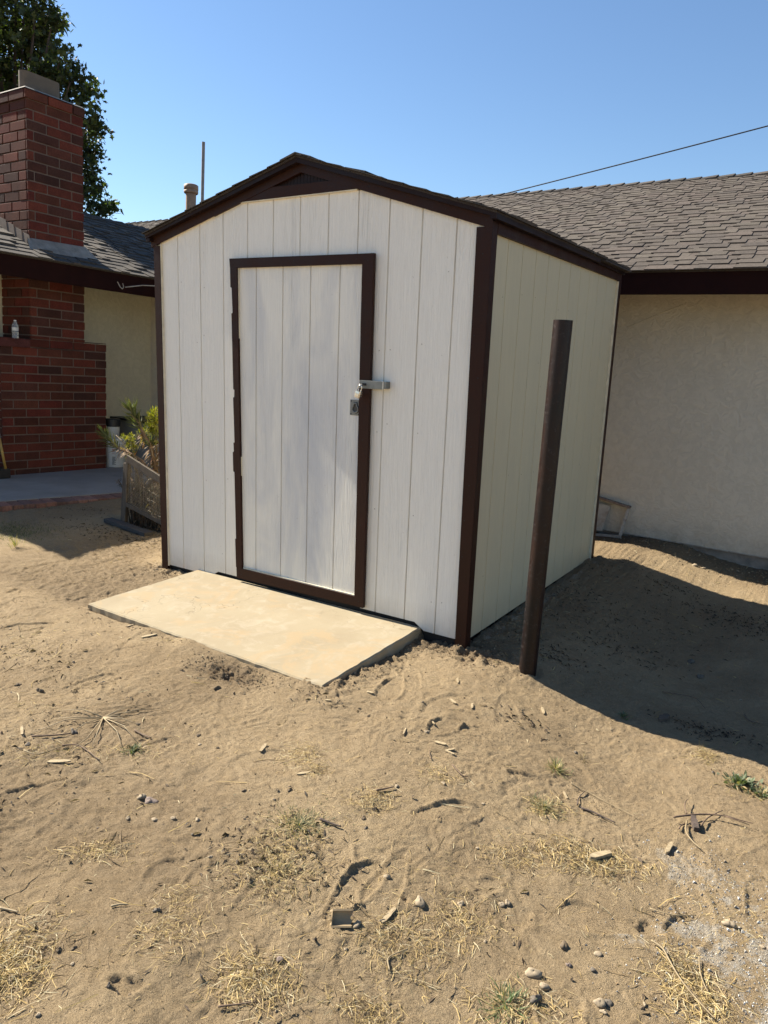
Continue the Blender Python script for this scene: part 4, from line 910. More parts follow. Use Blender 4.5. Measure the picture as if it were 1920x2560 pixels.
def blade(mb, p, d, up, L, w, curl, col, n=4, fold=0.25):
    """one tapered curved leaf"""
    p, d, up = Vector(p), Vector(d).normalized(), Vector(up); sidev = d.cross(up)
    if sidev.length < .01: sidev = Vector((1, 0, 0))
    sidev.normalize(); L_ = []; R_ = []; C = []
    for i in range(n+1):
        t = i/n; ww = w*(1-t)**0.7*(0.75+0.5*t if t < .5 else 1.0)
        q_ = p+d*(L*t)+up*(curl*L*t*t); L_.append(q_-sidev*ww/2); R_.append(q_+sidev*ww/2)
    for i in range(n):
        if i == n-1: mb.face([L_[i], R_[i], (L_[n]+R_[n])/2], 0, col)
        else: mb.face([L_[i], R_[i], R_[i+1], L_[i+1]], 0, col)
def stalk(mb, pts, r0, r1, nleaf, leafL, q, dry_from=0.0, tipgreen=0.5, w=0.016):
    pts = [Vector(p) for p in pts]; mb.tube(pts, [r0+(r1-r0)*i/(len(pts)-1) for i in range(len(pts))], 7, 0, (0.24, 0.16, 0.10))
    for k in range(nleaf):
        t = dry_from+(1-dry_from)*(k+q.random())/nleaf; f = t*(len(pts)-1); i = min(int(f), len(pts)-2); p = pts[i].lerp(pts[i+1], f-i); ax = (pts[i+1]-pts[i]).normalized()
        rnd = Vector((q.gauss(0, 1), q.gauss(0, 1), q.gauss(0, 1))); out = (rnd-ax*rnd.dot(ax)).normalized(); green = t > 1-tipgreen
        c = q.choice([(0.065, 0.08, 0.035), (0.085, 0.095, 0.045), (0.12, 0.11, 0.05)]) if green else q.choice([(0.24, 0.16, 0.10), (0.17, 0.115, 0.075), (0.20, 0.10, 0.055), (0.28, 0.21, 0.13)])
        blade(mb, p, out+ax*(0.6 if green else -0.1), ax if green else -Vector((0, 0, 1)), leafL*q.uniform(.6, 1.1), w, q.uniform(.1, .5) if green else q.uniform(.2, .7), c)
def onplane(u, v, Yp): d = ray(u, v); t = (Yp-CAM_POS.y)/d.y; return CAM_POS+t*d
c8 = lambda x, y, Yp: onplane(220+x*200/1106, 980+y*200/1106, Yp)
q = random.Random(21); mb = MB(); YA = 0.86
rootp = c8(900, 1300, YA)
stalk(mb, [c8(900, 1150, YA), c8(740, 950, YA-.03), c8(560, 840, YA-.05), c8(400, 760, YA-.05), c8(270, 640, YA-.05), c8(210, 560, YA-.05)], .016, .010, 95, .105, q, .30, .45, w=.020)
stalk(mb, [c8(940, 1150, YA), c8(880, 800, YA), c8(760, 560, YA), c8(690, 420, YA), c8(610, 280, YA), c8(590, 220, YA)], .018, .010, 140, .11, q, .2, .55, w=.020)
stalk(mb, [c8(960, 1250, YA-.02), c8(930, 1000, YA-.02), c8(880, 820, YA-.03), c8(860, 680, YA-.04)], .02, .014, 120, .11, q, .0, .22)
stalk(mb, [c8(1100, 1250, YA), c8(1060, 900, YA), c8(1000, 700, YA), c8(1010, 560, YA)], .02, .014, 90, .11, q, .0, .3)
for (x0, y0, x1, y1) in ((540, 960, 610, 1120), (590, 930, 650, 1080), (660, 900, 690, 1070), (700, 960, 800, 1060), (390, 600, 520, 740)):
    mb.tube([c8(x0, y0, YA-.10), c8((x0+x1)/2+8, (y0+y1)/2, YA-.11), c8(x1, y1, YA-.10)], .005, 5, 0, (0.30, 0.24, 0.16))
mb.tube([(rootp.x, YA, 0.0), c8(930, 1150, YA)], .025, 8, 0, (0.2, .14, .09)); mb.tube([(rootp.x+.08, YA, 0.0), c8(1100, 1250, YA)], .025, 8, 0, (0.2, .14, .09))
ao = build('aloe_plant', mb, M['succ'], org=(rootp.x, YA, 0)); tag(ao, 'leggy aloe with dried curled leaves leaning out over the mesh screen', 'plant')
def leafball(mb, c, r, n, q, L=.022, pal=None):
    for k in range(n):
        v = Vector((q.gauss(0, 1), q.gauss(0, 1), q.gauss(0, 1))).normalized(); p = Vector(c)+Vector((v.x*r[0], v.y*r[1], v.z*r[2]))*q.uniform(.45, 1.0)**.6
        blade(mb, p, v+Vector((0, 0, .4)), Vector((0, 0, 1)), L*q.uniform(.7, 1.3), L*.75, .2, q.choice(pal), 2)
PG = [(0.22, 0.23, 0.035), (0.28, 0.27, 0.045), (0.15, 0.17, 0.03), (0.33, 0.29, 0.06)]
mb = MB(); YJ = 0.98
for (x, y, rx, rz, n) in ((925, 300, .045, .06, 120), (900, 400, .07, .07, 200), (960, 480, .08, .08, 240), (860, 520, .06, .06, 160), (930, 600, .08, .08, 220), (1050, 420, .09, .12, 240), (760, 560, .05, .04, 90), (880, 330, .03, .03, 50)):
    leafball(mb, c8(x, y, YJ), (rx, .07, rz), n, q, .024, PG)
cj = c8(940, 700, YJ)
for dx in (-.05, 0, .06): mb.tube([(cj.x+.02, YJ, 0), (cj.x+dx, YJ, cj.z), (cj.x+dx*1.6, YJ, cj.z+.25)], [.012, .009, .004], 6, 0, (.2, .15, .09))
jo = build('succulent_bush', mb, M['succ'], org=(cj.x, YJ, 0)); tag(jo, 'bright yellow green leafy bush half hidden behind the shed corner', 'bush')
mb = MB(); YK = 0.80
for (x, y, rx, rz, n) in ((490, 615, .022, .014, 40), (540, 660, .026, .02, 60), (600, 620, .024, .03, 60), (620, 680, .03, .03, 80), (560, 750, .03, .028, 70), (640, 780, .03, .03, 70), (580, 900, .035, .02, 60), (550, 920, .02, .012, 30)):
    leafball(mb, c8(x, y, YK), (rx, .03, rz), n, q, .018, PG)
mb.tube([c8(700, 1200, YK), c8(640, 900, YK), c8(600, 700, YK), c8(500, 620, YK)], .006, 6, 0, (.25, .19, .11)); b0 = c8(700, 1200, YK); mb.tube([(b0.x, YK, 0), b0], .008, 6, 0, (.25, .19, .11))
ko = build('succulent_sprig', mb, M['succ'], org=(b0.x, YK, 0)); tag(ko, 'small yellow green sprig growing above the mesh screen corner', 'plant')

q = random.Random(17); ll = MB()
for i in range(2600):
    x, y = q.uniform(-1.25, -.15), q.uniform(.69, 1.25); hmax = .17*math.exp(-((x+.55)/.55)**2)*math.exp(-((y-.95)/.25)**2); z = H(x, y)+q.uniform(0, max(.012, hmax)); a = q.uniform(0, 6.28)
    blade(ll, (x, y, z), (math.cos(a), math.sin(a), q.uniform(-.5, .8)), Vector((0, 0, 1)), q.uniform(.015, .05), q.uniform(.004, .012), q.uniform(-.4, .4), q.choice([(.07, .045, .03), (.10, .07, .045), (.045, .032, .022), (.14, .10, .065), (.2, .15, .1)]), 2)
llo = build('leaf_litter', ll, M['straw'], org=(-.7, .95, 0)); tag(llo, 'brown dry leaf litter heaped behind the mesh screen', 'litter', kind='stuff')
q = random.Random(19); sb = MB()
for i in range(190):
    y = q.uniform(.72, .95); x = q.uniform(-1.20-(y-.67)*1.0, -.80)
    if i % 4 == 0: x, y = q.uniform(-.9, -.2), q.uniform(.75, 1.12)
    p0 = Vector((x, y, 0)); p1 = p0+Vector((q.uniform(-.08, .08), q.uniform(-.05, .05), q.uniform(.15, .30))); p2 = p1+Vector((q.uniform(-.1, .1), q.uniform(-.05, .05), q.uniform(.08, .22))); sb.tube([p0, p1, p2], [.006, .004, .002], 5, 0, (.12, .08, .055))
    for k in range(26):
        t = q.random(); p = p0.lerp(p1, t*2) if t < .5 else p1.lerp(p2, t*2-1); a = q.uniform(0, 6.28)
        blade(sb, p, (math.cos(a), math.sin(a), q.uniform(-.8, .4)), Vector((0, 0, 1)), q.uniform(.03, .075), .010, q.uniform(-.5, .5), q.choice([(.10, .07, .045), (.16, .11, .07), (.07, .075, .035), (.22, .16, .10), (.05, .045, .03)]), 3)
sbo = build('dry_shrub', sb, M['succ'], org=(-.7, .95, 0)); tag(sbo, 'tangle of dark dry stems and withered leaves behind the wire mesh', 'shrub')

# ------------------------------------------------------------ frame leaning behind the shed
fm = thing('window_frame', (2.18, 3.5, 0.1), 'old white wooden frame leaning on the stucco wall behind the shed', 'frame', frame=RH)
FY = 3.50; fp = dict(tr=(2.302, .424), br=(2.262, .120), bl=(1.62, .06), tl=(1.64, .52))
mb = MB(); board(mb, (fp['br'][0], FY, fp['br'][1]), (fp['tr'][0], FY+.06, fp['tr'][1]), .026, .03); build('frame_stile', mb, M['frame_white'], fm, bevel=0.002)
mb = MB(); board(mb, (fp['bl'][0], FY, fp['bl'][1]+.012), (fp['br'][0], FY, fp['br'][1]+.012), .024, .026); build('frame_rail', mb, M['frame_white'], fm, bevel=0.002)
mb = MB(); board(mb, (fp['tl'][0], FY+.06, fp['tl'][1]), (fp['tr'][0]+.012, FY+.06, fp['tr'][1]-.01), .022, .05); build('frame_rail', mb, M['frame_top'], fm, bevel=0.002)
mb = MB(); mb.hexa([(1.75, FY+.02, .12), (2.085, FY+.02, .155), (2.085, FY+.035, .155), (1.75, FY+.035, .12), (1.78, FY+.055, .43), (2.125, FY+.055, .400), (2.125, FY+.07, .400), (1.78, FY+.07, .43)]); build('loose_panel', mb, M['frame_white'], fm)

# ------------------------------------------------------------ stones, chips, twigs
def rock_mb(seed, flat=.7, n1=14, n2=9, rough=.10, el=1.3, angular=0.0):
    q = random.Random(seed); vs = []; ph = [q.uniform(0, 6.28) for _ in range(6)]
    for j in range(n2+1):
        th = math.pi*j/n2
        for i in range(n1):
            a = 2*math.pi*i/n1; r = 1+rough*(math.sin(2*a+ph[0])*math.sin(th+ph[1])+.7*math.sin(3*a+ph[2]+2*th)+.6*math.cos(3*th+ph[3]+a))+q.uniform(-1, 1)*rough*.35
            if angular: r *= 1-angular*max(0, math.cos(2.5*a+ph[4]))*.5
            vs.append((r*math.sin(th)*math.cos(a)*el, r*math.sin(th)*math.sin(a), r*math.cos(th)*flat))
    fs = [(j*n1+i, j*n1+(i+1) % n1, (j+1)*n1+(i+1) % n1, (j+1)*n1+i) for j in range(n2) for i in range(n1)]
    mb = MB(); mb.mesh(vs, fs); return mb
rocks = [rock_mb(k, [.7, .6, .75, .5, .8, .65][k], rough=[.13, .17, .18, .15, .20, .12][k], angular=[.2, .4, .6, .3, .7, .25][k]) for k in range(6)]
def stone(name, u, v, size, mat, label, cat='stone', group=None, k=0, sink=.52, rot=None, el=None):
    p = G(u, v); d = (p-CAM_POS).length; q = random.Random(int(u*7+v)); s_ = size/2.3
    R = rot if rot is not None else q.uniform(0, 6.28); src = rocks[k]; mb = MB(); ca, sa = math.cos(R), math.sin(R)
    V = [((x*ca-y*sa)*s_+p.x, (x*sa+y*ca)*s_+p.y, z*s_+p.z+s_*(.65-sink)) for x, y, z in src.v]; mb.mesh(V, src.f)
    o = build(name, mb, M[mat], org=p, smooth=True); return tag(o, label, cat, group)
SZ = 0.74
for (u, v, sz, mat, k, lab) in [
    (376, 2006, .062, 'stone_mauve', 1, 'biggest mauve brown stone of the cluster on the left side of the yard'),
    (354, 1994, .040, 'stone_pale', 2, 'pale stone touching the big mauve brown stone on the left'),
    (319, 2047, .024, 'stone_pale', 2, 'small grey pebble left of and nearer than the stone cluster'),
    (386, 2050, .030, 'stone_pale', 3, 'flat pale pebble just in front of the mauve brown stone'),
    (432, 2047, .026, 'stone_pale', 3, 'low pale pebble between two others right of the stone cluster'),
    (494, 2051, .028, 'stone_pale', 1, 'pale pebble at the right end of the row before the stone cluster'),
    (392, 2277, .024, 'stone_grey', 4, 'lone grey pebble beside straw in the lower left of the yard'),
    (967, 2193, .030, 'stone_pale', 5, 'round pale stone just right of the big weedy patch'),
    (1049, 2257, .052, 'stone_pale', 0, 'oval pale pink stone beside a small hollow in the middle foreground'),
    (1151, 2262, .036, 'stone_pale', 1, 'greyish white stone at the edge of straw in the middle foreground'),
    (1254, 2262, .030, 'stone_pale', 5, 'left one of two tan stones touching each other'),
    (1268, 2258, .028, 'stone_pale', 2, 'right one of two tan stones touching each other'),
    (891, 2313, .036, 'stone_pale', 2, 'knobbly tan stone beside the curved clay shard'),
    (958, 2304, .026, 'stone_grey', 4, 'small dark grey stone beside a wood splinter'),
    (699, 2398, .026, 'stone_mauve', 3, 'flat purplish pebble left of centre in the foreground'),
    (1334, 2436, .056, 'stone_pale', 0, 'largest cream stone in the lower right foreground'),
    (1361, 2467, .036, 'stone_pale', 5, 'rounded tan stone just below the largest cream stone'),
    (1338, 2499, .038, 'stone_grey', 4, 'dark lumpy clod next to the green weed at the bottom edge'),
    (1410, 2366, .040, 'clod', 1, 'upright brown dirt clod above the largest cream stone'),
    (1496, 2386, .034, 'stone_pale', 3, 'slim whitish pebble right of the dirt clod'),
    (1482, 2424, .022, 'stone_grey', 5, 'tiny grey round pebble below the slim whitish pebble'),
    (1499, 2508, .042, 'stone_pale', 5, 'round white stone near the bottom edge of the yard'),
    (1510, 2531, .024, 'stone_pale', 1, 'small white pebble just below the round white stone'),
    (1519, 2508, .034, 'stone_grey', 3, 'upright dark chip touching the round white stone'),
    (1422, 2414, .022, 'stone_mauve', 2, 'tiny reddish pebble between the clod and the cream stone'),
    (1823, 2312, .045, 'stone_pale', 4, 'white chalky lump in the powdery patch on the right'),
    (1907, 2368, .024, 'stone_pale', 3, 'small grey pebble in the white powder at the right edge'),
    (992, 1966, .024, 'stone_pale', 5, 'round pale pebble at the end of a twig left of the middle straw patch'),
    (1109, 1960, .028, 'stone_pale', 4, 'whitish angular pebble behind the middle straw patch'),
    (1067, 1830, .030, 'stone_pale', 1, 'grey white pebble on the trodden sand in front of the slab'),
    (1439, 1881, .024, 'stone_grey', 5, 'small grey pebble on the sand right of centre'),
    (908, 2046, .026, 'clod', 2, 'dark dirt lump right of the green weed patch'),
    (724, 1976, .022, 'clod', 4, 'dark little lump above the green weed patch'),
    (611, 1978, .024, 'clod', 2, 'dark lump left of the green weed patch'),
    (184, 1831, .045, 'stone_grey', 4, 'dark broken stone beside twigs on the left'),
    (70, 1862, .034, 'stone_grey', 0, 'rounded grey stone near the left edge below the twigs'),
    (346, 1811, .028, 'clod', 1, 'brown clod above the green sprig on the left'),
    (499, 1862, .024, 'stone_pale', 5, 'small round tan pebble left of centre'),
    (496, 1838, .026, 'clod', 3, 'tan clod just above the small round tan pebble'),
    (99, 1728, .042, 'clod', 4, 'lumpy clod with pale top near the left edge'),
    (46, 1712, .034, 'clod', 1, 'dark clod close to the left edge'),
    (544, 1722, .042, 'clod', 4, 'dark grey clod in front of the dug patch by the slab'),
    (1726, 1655, .060, 'stone_grey', 2, 'grey stone lying in the shed shadow, upper of two'),
    (1750, 1692, .055, 'stone_grey', 1, 'grey stone lying in the shed shadow, lower of two'),
    (1737, 1414, .070, 'stone_pale', 5, 'pale stone in the sunlit strip between shed and house'),
    (1760, 1421, .060, 'stone_pale', 3, 'long flat pale stone in the sunlit strip between shed and house'),
    (1782, 2070-140, .018, 'stone_grey', 1, 'tiny dark pebble near the leafy weed on the right'),
    (249, 1762-14, .020, 'clod', 2, 'small clod left of the radiating dead weed'),
    ]:
    stone('stone' if mat != 'clod' else 'dirt_clod', u, v, sz*SZ, mat, lab, 'stone' if mat != 'clod' else 'dirt clod', 'stones and clods on the dirt', k)
q = random.Random(77)
gp = 'tiny pebbles scattered over the yard'
for i in range(70):
    u, v = q.uniform(10, 1910), q.uniform(1480, 2540)
    if v < 1720 and 200 < u < 1060: continue
    if v < 1640 and u > 1050: continue
    stone('pebble', u, v, q.uniform(.007, .015), q.choice(['stone_pale', 'stone_grey', 'clod', 'clod', 'stone_pale']), 'tiny pebble scattered on the bare dirt of the yard', 'pebble', gp, q.randrange(6), .3)

def chip(u, v, L, w, ang, label, mat='chip', t=.005, name='wood_chip', tilt=0.0):
    p = G(u, v); q = random.Random(int(u+v)); mb = MB(); d = Vector((math.cos(ang), math.sin(ang), tilt)); s_ = Vector((-math.sin(ang), math.cos(ang), 0)); n_ = 6; up = Vector((0, 0, 1))
    A_ = []; 
    for i in range(n_+1):
        f = i/n_; ww = w/2*(1-.25*abs(2*f-1)**2)*q.uniform(.82, 1.1)*(0.35 if i in (0, n_) and q.random() < .6 else 1); c = p+d*(L*(f-.5))+up*(t*.55+.002+max(0, tilt)*L*.5); A_.append((c-s_*ww, c+s_*ww))
    vs = []
    for a, b_ in A_: vs += [a-up*t/2, b_-up*t/2, b_+up*t/2*q.uniform(.7, 1.2), a+up*t/2*q.uniform(.7, 1.2)]
    fs = [(0, 3, 2, 1), (4*n_, 4*n_+1, 4*n_+2, 4*n_+3)]
    for i in range(n_):
        for k in range(4): fs.append((4*i+k, 4*i+(k+1) % 4, 4*i+4+(k+1) % 4, 4*i+4+k))
    mb.mesh(vs, fs); o = build(name, mb, M[mat], org=p); return tag(o, label, 'wood chip' if name == 'wood_chip' else name.replace('_', ' '), 'wood chips on the dirt')
for a in [(373, 1591, .085, .022, 1.25, 'long cream wood chip in front of the slab edge'), (350, 1572, .06, .028, .5, 'white wood chip left of the long cream one by the slab'), (325, 1569, .05, .010, 1.5, 'thin white splinter nearest the left end of the slab'),
          (55, 1826, .09, .012, 2.6, 'thin pale wood sliver at the left edge'), (148, 1906, .09, .020, .7, 'flat tan wood chip below the twig pile on the left'), (658, 1872, .06, .014, 1.9, 'upright looking pale chip left of the yellow straw tuft'),
          (1132, 1755, .055, .014, 2.6, 'pale chip on the sand right of the slab corner'), (1180, 1767, .05, .012, 2.0, 'short pale chip nearer the pipe than the one beside it'), (1101, 1860, .055, .018, .1, 'wedge shaped pale chip on the sand before the straw'),
          (1125, 1877, .045, .010, .9, 'dark edged chip of a crossed pair'), (1124, 1884, .045, .010, -.1, 'cream chip of a crossed pair'), (1144, 1703, .060, .012, 2.1, 'pale splinter lying near the slab corner'),
          (758, 1936, .05, .012, .9, 'little brown chip below the yellow straw tuft'), (1081, 1807, .045, .008, 2.5, 'thin pale splinter on trodden sand'), (1011, 1831, .055, .007, 1.9, 'needle thin splinter left of the grey white pebble'),
          (972, 2291, .075, .014, 1.55, 'brown splinter standing out beside the dark grey stone'), (1357, 1778, .07, .014, 2.1, 'pale curved chip near the foot of the shed shadow'), (1413, 1989, .05, .010, 2.2, 'white sliver right of the dry weed tuft'),
          (1500, 1796-90, .01, .004, 0, 'tiny splinter at the shadow edge'), (820, 1753, .03, .01, .4, 'small pale chip below the slab corner'), (925, 1733, .035, .014, 0.1, 'small round pale chip right of the slab corner')]:
    chip(*a)
chip(1672, 2124, .070, .017, 1.5, 'thick tan wood piece in the powdery patch', t=.011)
chip(1500, 2144, .085, .022, .9, 'thick brown wood chunk lying in straw', t=.014, mat='chip')
chip(1736, 2066, .075, .024, 1.9, 'dark bark piece under arching twigs', 'bark', .020)
chip(1659, 1799, .085, .038, 1.3, 'flat grey wooden block in the shed shadow', 'gwood', .016)

# clay shard: half a small pipe lying open side up
p = G(852, 2312); mb = MB(); ca = rad(8)
def SH(x, y, z): c_, s__ = math.cos(.62), math.sin(.62); y, z = y*math.cos(.6)-z*math.sin(.6), y*math.sin(.6)+z*math.cos(.6); return (p.x+x*c_-y*s__, p.y+x*s__+y*c_, p.z+z+.022)
vo = []; vi = []; nn = 12
for i in range(nn+1):
    a = math.pi*1.05+math.pi*1.0*i/nn
    vo.append((.024*math.cos(a), .022*math.sin(a))); vi.append((.019*math.cos(a), .017*math.sin(a)))
def row(xx, prof, jag): return [SH(xx+jag*math.sin(i*1.7), c[0], c[1]) for i, c in enumerate(prof)]
ra, rb = row(-.028, vo, .004), row(.030, vo, .003); rc, rd = row(-.028, vi, .004), row(.030, vi, .003); n = nn+1
mb.face([rc[i] for i in range(nn+1)]); mb.mesh(ra+rb+rc+rd, [(i, i+1, n+i+1, n+i) for i in range(nn)]+[(2*n+i, 3*n+i, 3*n+i+1, 2*n+i+1) for i in range(nn)]+[(i, 2*n+i, 2*n+i+1, i+1) for i in range(nn)]+[(n+i, n+i+1, 3*n+i+1, 3*n+i) for i in range(nn)]+[(0, n, 3*n, 2*n), (nn, 2*n+nn, 3*n+nn, n+nn)])
so_ = build('clay_shard', mb, M['pot'], org=p, smooth=False); tag(so_, 'broken curved clay shard lying open side up on the dirt', 'shard')

def twig(pts, r, label, mat='twig', lift=.006, name='twig', branches=(), group='twigs on the dirt'):
    P = [G(u, v) for u, v in pts]; P = [Vector((a.x, a.y, a.z+lift+r)) for a in P]
    # smooth
    Q = []
    for i in range(len(P)-1):
        p0, p1, p2, p3 = P[max(i-1, 0)], P[i], P[i+1], P[min(i+2, len(P)-1)]
        for k in range(4):
            t = k/4; Q.append(0.5*((2*p1)+(p2-p0)*t+(2*p0-5*p1+4*p2-p3)*t*t+(3*p1-p0-3*p2+p3)*t**3))
    Q.append(P[-1]); mb = MB(); mb.tube(Q, [r*(1-.55*i/len(Q)) for i in range(len(Q))], 6)
    for br_ in branches:
        B = [G(u, v) for u, v in br_]; mb.tube([Vector((a.x, a.y, a.z+lift+r*.8)) for a in B], [r*.6, r*.3][:len(B)] if len(B) == 2 else r*.5, 5)
    o = build(name, mb, M[mat], org=P[0], smooth=True); return tag(o, label, 'twig', group)
M['strawtwig'] = m_simple('pale_stem', (0.30, 0.23, 0.13), (0.21, 0.155, 0.085), 30, .7, .2)
twig([(1453, 2025), (1478, 2033), (1505, 2045), (1537, 2061)], .0045, 'dark straight twig right of the dry weed tuft', 'bark', .004, branches=[[(1478, 2033), (1450, 2020)]])
twig([(1443, 2016), (1447, 1998), (1463, 1982)], .003, 'short dark curved twig above the dark straight one', 'bark')
twig([(1427, 1960), (1450, 1975), (1480, 1988), (1510, 2005), (1560, 2030), (1588, 2046)], .0022, 'long thin stem running from the green tuft to the lower right', 'strawtwig', .004)
twig([(1683, 2055), (1715, 2050), (1760, 2047), (1810, 2052), (1850, 2063), (1880, 2070)], .0042, 'long arching brown twig with a curved tail on the right', 'twig', .018, branches=[[(1810, 2052), (1872, 2074)]])
twig([(1716, 2060), (1714, 2085), (1730, 2110), (1752, 2130)], .0032, 'pale bent stem curving down from the bark piece', 'strawtwig', .01)
twig([(1752, 2072), (1765, 2055), (1785, 2043), (1806, 2032)], .0035, 'crossing brown twig right of the bark piece', 'twig', .012)
twig([(1715, 2046), (1710, 2030), (1712, 2015), (1719, 2008)], .003, 'short hooked twig above the bark piece', 'twig', .02)
twig([(1697, 2076), (1702, 2068), (1716, 2061)], .003, 'little twig left of the bark piece', 'twig', .006)
twig([(1627, 2360), (1655, 2380), (1672, 2410), (1695, 2450), (1725, 2490), (1760, 2530), (1785, 2556)], .0032, 'long pale straw stem slanting down at the lower right', 'strawtwig', .010)
twig([(1747, 2400), (1750, 2440), (1765, 2480), (1780, 2500)], .0022, 'thin straw stem right of the long slanting one', 'strawtwig', .008)
twig([(1624, 2275), (1680, 2291), (1740, 2292)], .002, 'fine pale stem crossing the powdery patch', 'strawtwig', .004)
twig([(80, 1845), (130, 1843), (177, 1838)], .0045, 'straight stick at the left ending at the dark broken stone', 'twig', .004)
twig([(974, 2430), (970, 2400), (995, 2385), (1022, 2375)], .0025, 'bent straw stem forming a hook in the foreground', 'strawtwig', .003)
twig([(0, 2275), (25, 2280), (46, 2285)], .004, 'short pale stick at the left edge of the foreground', 'strawtwig', .003)
twig([(278, 2271), (300, 2266), (322, 2266)], .0035, 'small pale stick left of the lone grey pebble', 'strawtwig', .003)
twig([(155, 1870), (190, 1868), (215, 1880), (250, 1908)], .0035, 'brown stick crossing the twig pile on the left', 'twig', .008)
twig([(60, 1880), (95, 1890), (150, 1872), (180, 1866)], .0025, 'thin curved stem in the twig pile on the left', 'strawtwig', .006)
twig([(337, 1830), (355, 1840), (378, 1849)], .005, 'thick reddish stick near the green sprig on the left', 'twig', .003)
twig([(1655, 1733), (1700, 1740), (1740, 1750), (1762, 1775)], .003, 'thin curved twig in the shed shadow', 'twig', .006)
twig([(1860, 1790), (1872, 1805), (1900, 1812)], .004, 'short twig in the shadow near the right edge', 'twig', .006)
twig([(941, 1980), (962, 1977), (985, 1971)], .004, 'brown stick ending at the round pale pebble', 'twig', .003)
twig([(1078, 1900), (1075, 1890), (1073, 1875)], .002, 'small upright stem behind the straw', 'twig', .003)
twig([(800, 2053), (825, 2063), (852, 2072)], .005, 'dark stick beside the green weed patch', 'bark', .004)
twig([(1130, 1915), (1155, 1942), (1170, 1945)], .003, 'dark twig above the whitish angular pebble', 'twig', .004)
twig([(545, 2522), (590, 2517), (640, 2510)], .003, 'slender reddish stick at the bottom of the foreground', 'twig', .004)
# radiating dead weed on the left
pc_ = G(258, 1797); mb = MB(); q = random.Random(31)
for i in range(15):
    a = q.uniform(0, 6.28); L = q.uniform(.12, .34); p1 = Vector((pc_.x+L*.5*math.cos(a), pc_.y+L*.5*math.sin(a), 0)); p2 = Vector((pc_.x+L*math.cos(a+q.uniform(-.2, .2)), pc_.y+L*math.sin(a+q.uniform(-.2, .2)), 0))
    p1.z = H(p1.x, p1.y)+.016; p2.z = H(p2.x, p2.y)+.004; mb.tube([pc_+Vector((0, 0, .006)), p1, p2], [.0026, .002, .001], 5)
o = build('dead_weed', mb, M['strawtwig'], org=pc_, smooth=True); tag(o, 'flat dead weed with stems radiating over the sand on the left', 'weed')

# ------------------------------------------------------------ weeds
def weed(u, v, r, n, label, pal, h=.03, L=.03, w=.006, dry=.3, name='weed', curl=.3, org=None, stems=False):
    p = org or G(u, v); q = random.Random(int(u*3+v)); mb = MB()
    for i in range(n):
        a = q.uniform(0, 6.28); rr_ = r*abs(q.gauss(0, .5)); x, y = p.x+rr_*math.cos(a), p.y+rr_*math.sin(a); z = H(x, y)
        c = q.choice(pal) if q.random() > dry else q.choice([(0.38, 0.29, 0.15), (0.30, 0.22, 0.12), (0.44, 0.35, 0.18)])
        el = q.uniform(.1, 1.3); d = Vector((math.cos(a+q.uniform(-.9, .9))*math.cos(el), math.sin(a+q.uniform(-.9, .9))*math.cos(el), math.sin(el)*h/.03))
        hh = q.uniform(0, h)*max(0, 1-rr_/r); blade(mb, (x, y, z+hh*.6), d, Vector((0, 0, 1)), L*q.uniform(.5, 1.3), w*q.uniform(.6, 1.3), q.uniform(-curl, curl*.4), c, 3)
    o = build(name, mb, M['weed'], org=p); return tag(o, label, 'weed', 'weeds on the bare yard')
GR = [(0.085, 0.10, 0.045), (0.11, 0.125, 0.06), (0.065, 0.08, 0.035)]; GP = [(0.14, 0.165, 0.10), (0.19, 0.215, 0.14), (0.10, 0.125, 0.07)]
weed(748, 2062, .12, 1100, 'low green weed patch tangled with dry stems left of centre', GR, .010, .015, .003, .5)
weed(700, 2175, .16, 500, 'brownish low weed patch nearer than the green one', [(0.09, 0.09, 0.05), (0.08, 0.09, 0.04)], .008, .020, .0025, .75)
weed(1389, 1925, .045, 130, 'grassy tuft of green and straw blades right of centre', [(0.17, 0.18, 0.09), (0.12, 0.145, 0.06)], .022, .045, .0035, .5)
weed(1360, 2018, .085, 420, 'flattened weed tuft mixed with straw below the grassy tuft', [(0.16, 0.17, 0.10), (0.11, 0.125, 0.06)], .012, .025, .003, .55)
weed(1850, 1958, .075, 160, 'leafy green weed with round leaves near the right edge', GP, .030, .026, .018, .08)
weed(1908, 1988, .06, 130, 'second leafy weed cut by the right edge', GP, .016, .024, .008, .3)
weed(1262, 2515, .060, 170, 'green grass clump at the bottom edge of the yard', [(0.09, 0.12, 0.05), (0.12, 0.155, 0.07)], .016, .034, .004, .3)
weed(333, 1877, .04, 110, 'small dark green sprig beside the reddish stick', GR, .02, .022, .006, .15)
weed(1558, 1792, .022, 30, 'tiny pale green seedling at the edge of the shed shadow', GP, .03, .025, .012, .0)
weed(38, 1368, .05, 50, 'thin grass sprouting at the patio edging on the left', [(0.14, .15, .07)], .05, .10, .004, .5)
weed(1456, 1898, .05, 70, 'sparse tuft of dark wiry stems above the grassy tuft', [(0.12, .09, .05)], .012, .03, .002, .3)
weed(1768, 1888, .07, 110, 'loose straw tuft below the edge of the shed shadow', [(0.36, .27, .14)], .012, .05, .002, .6)

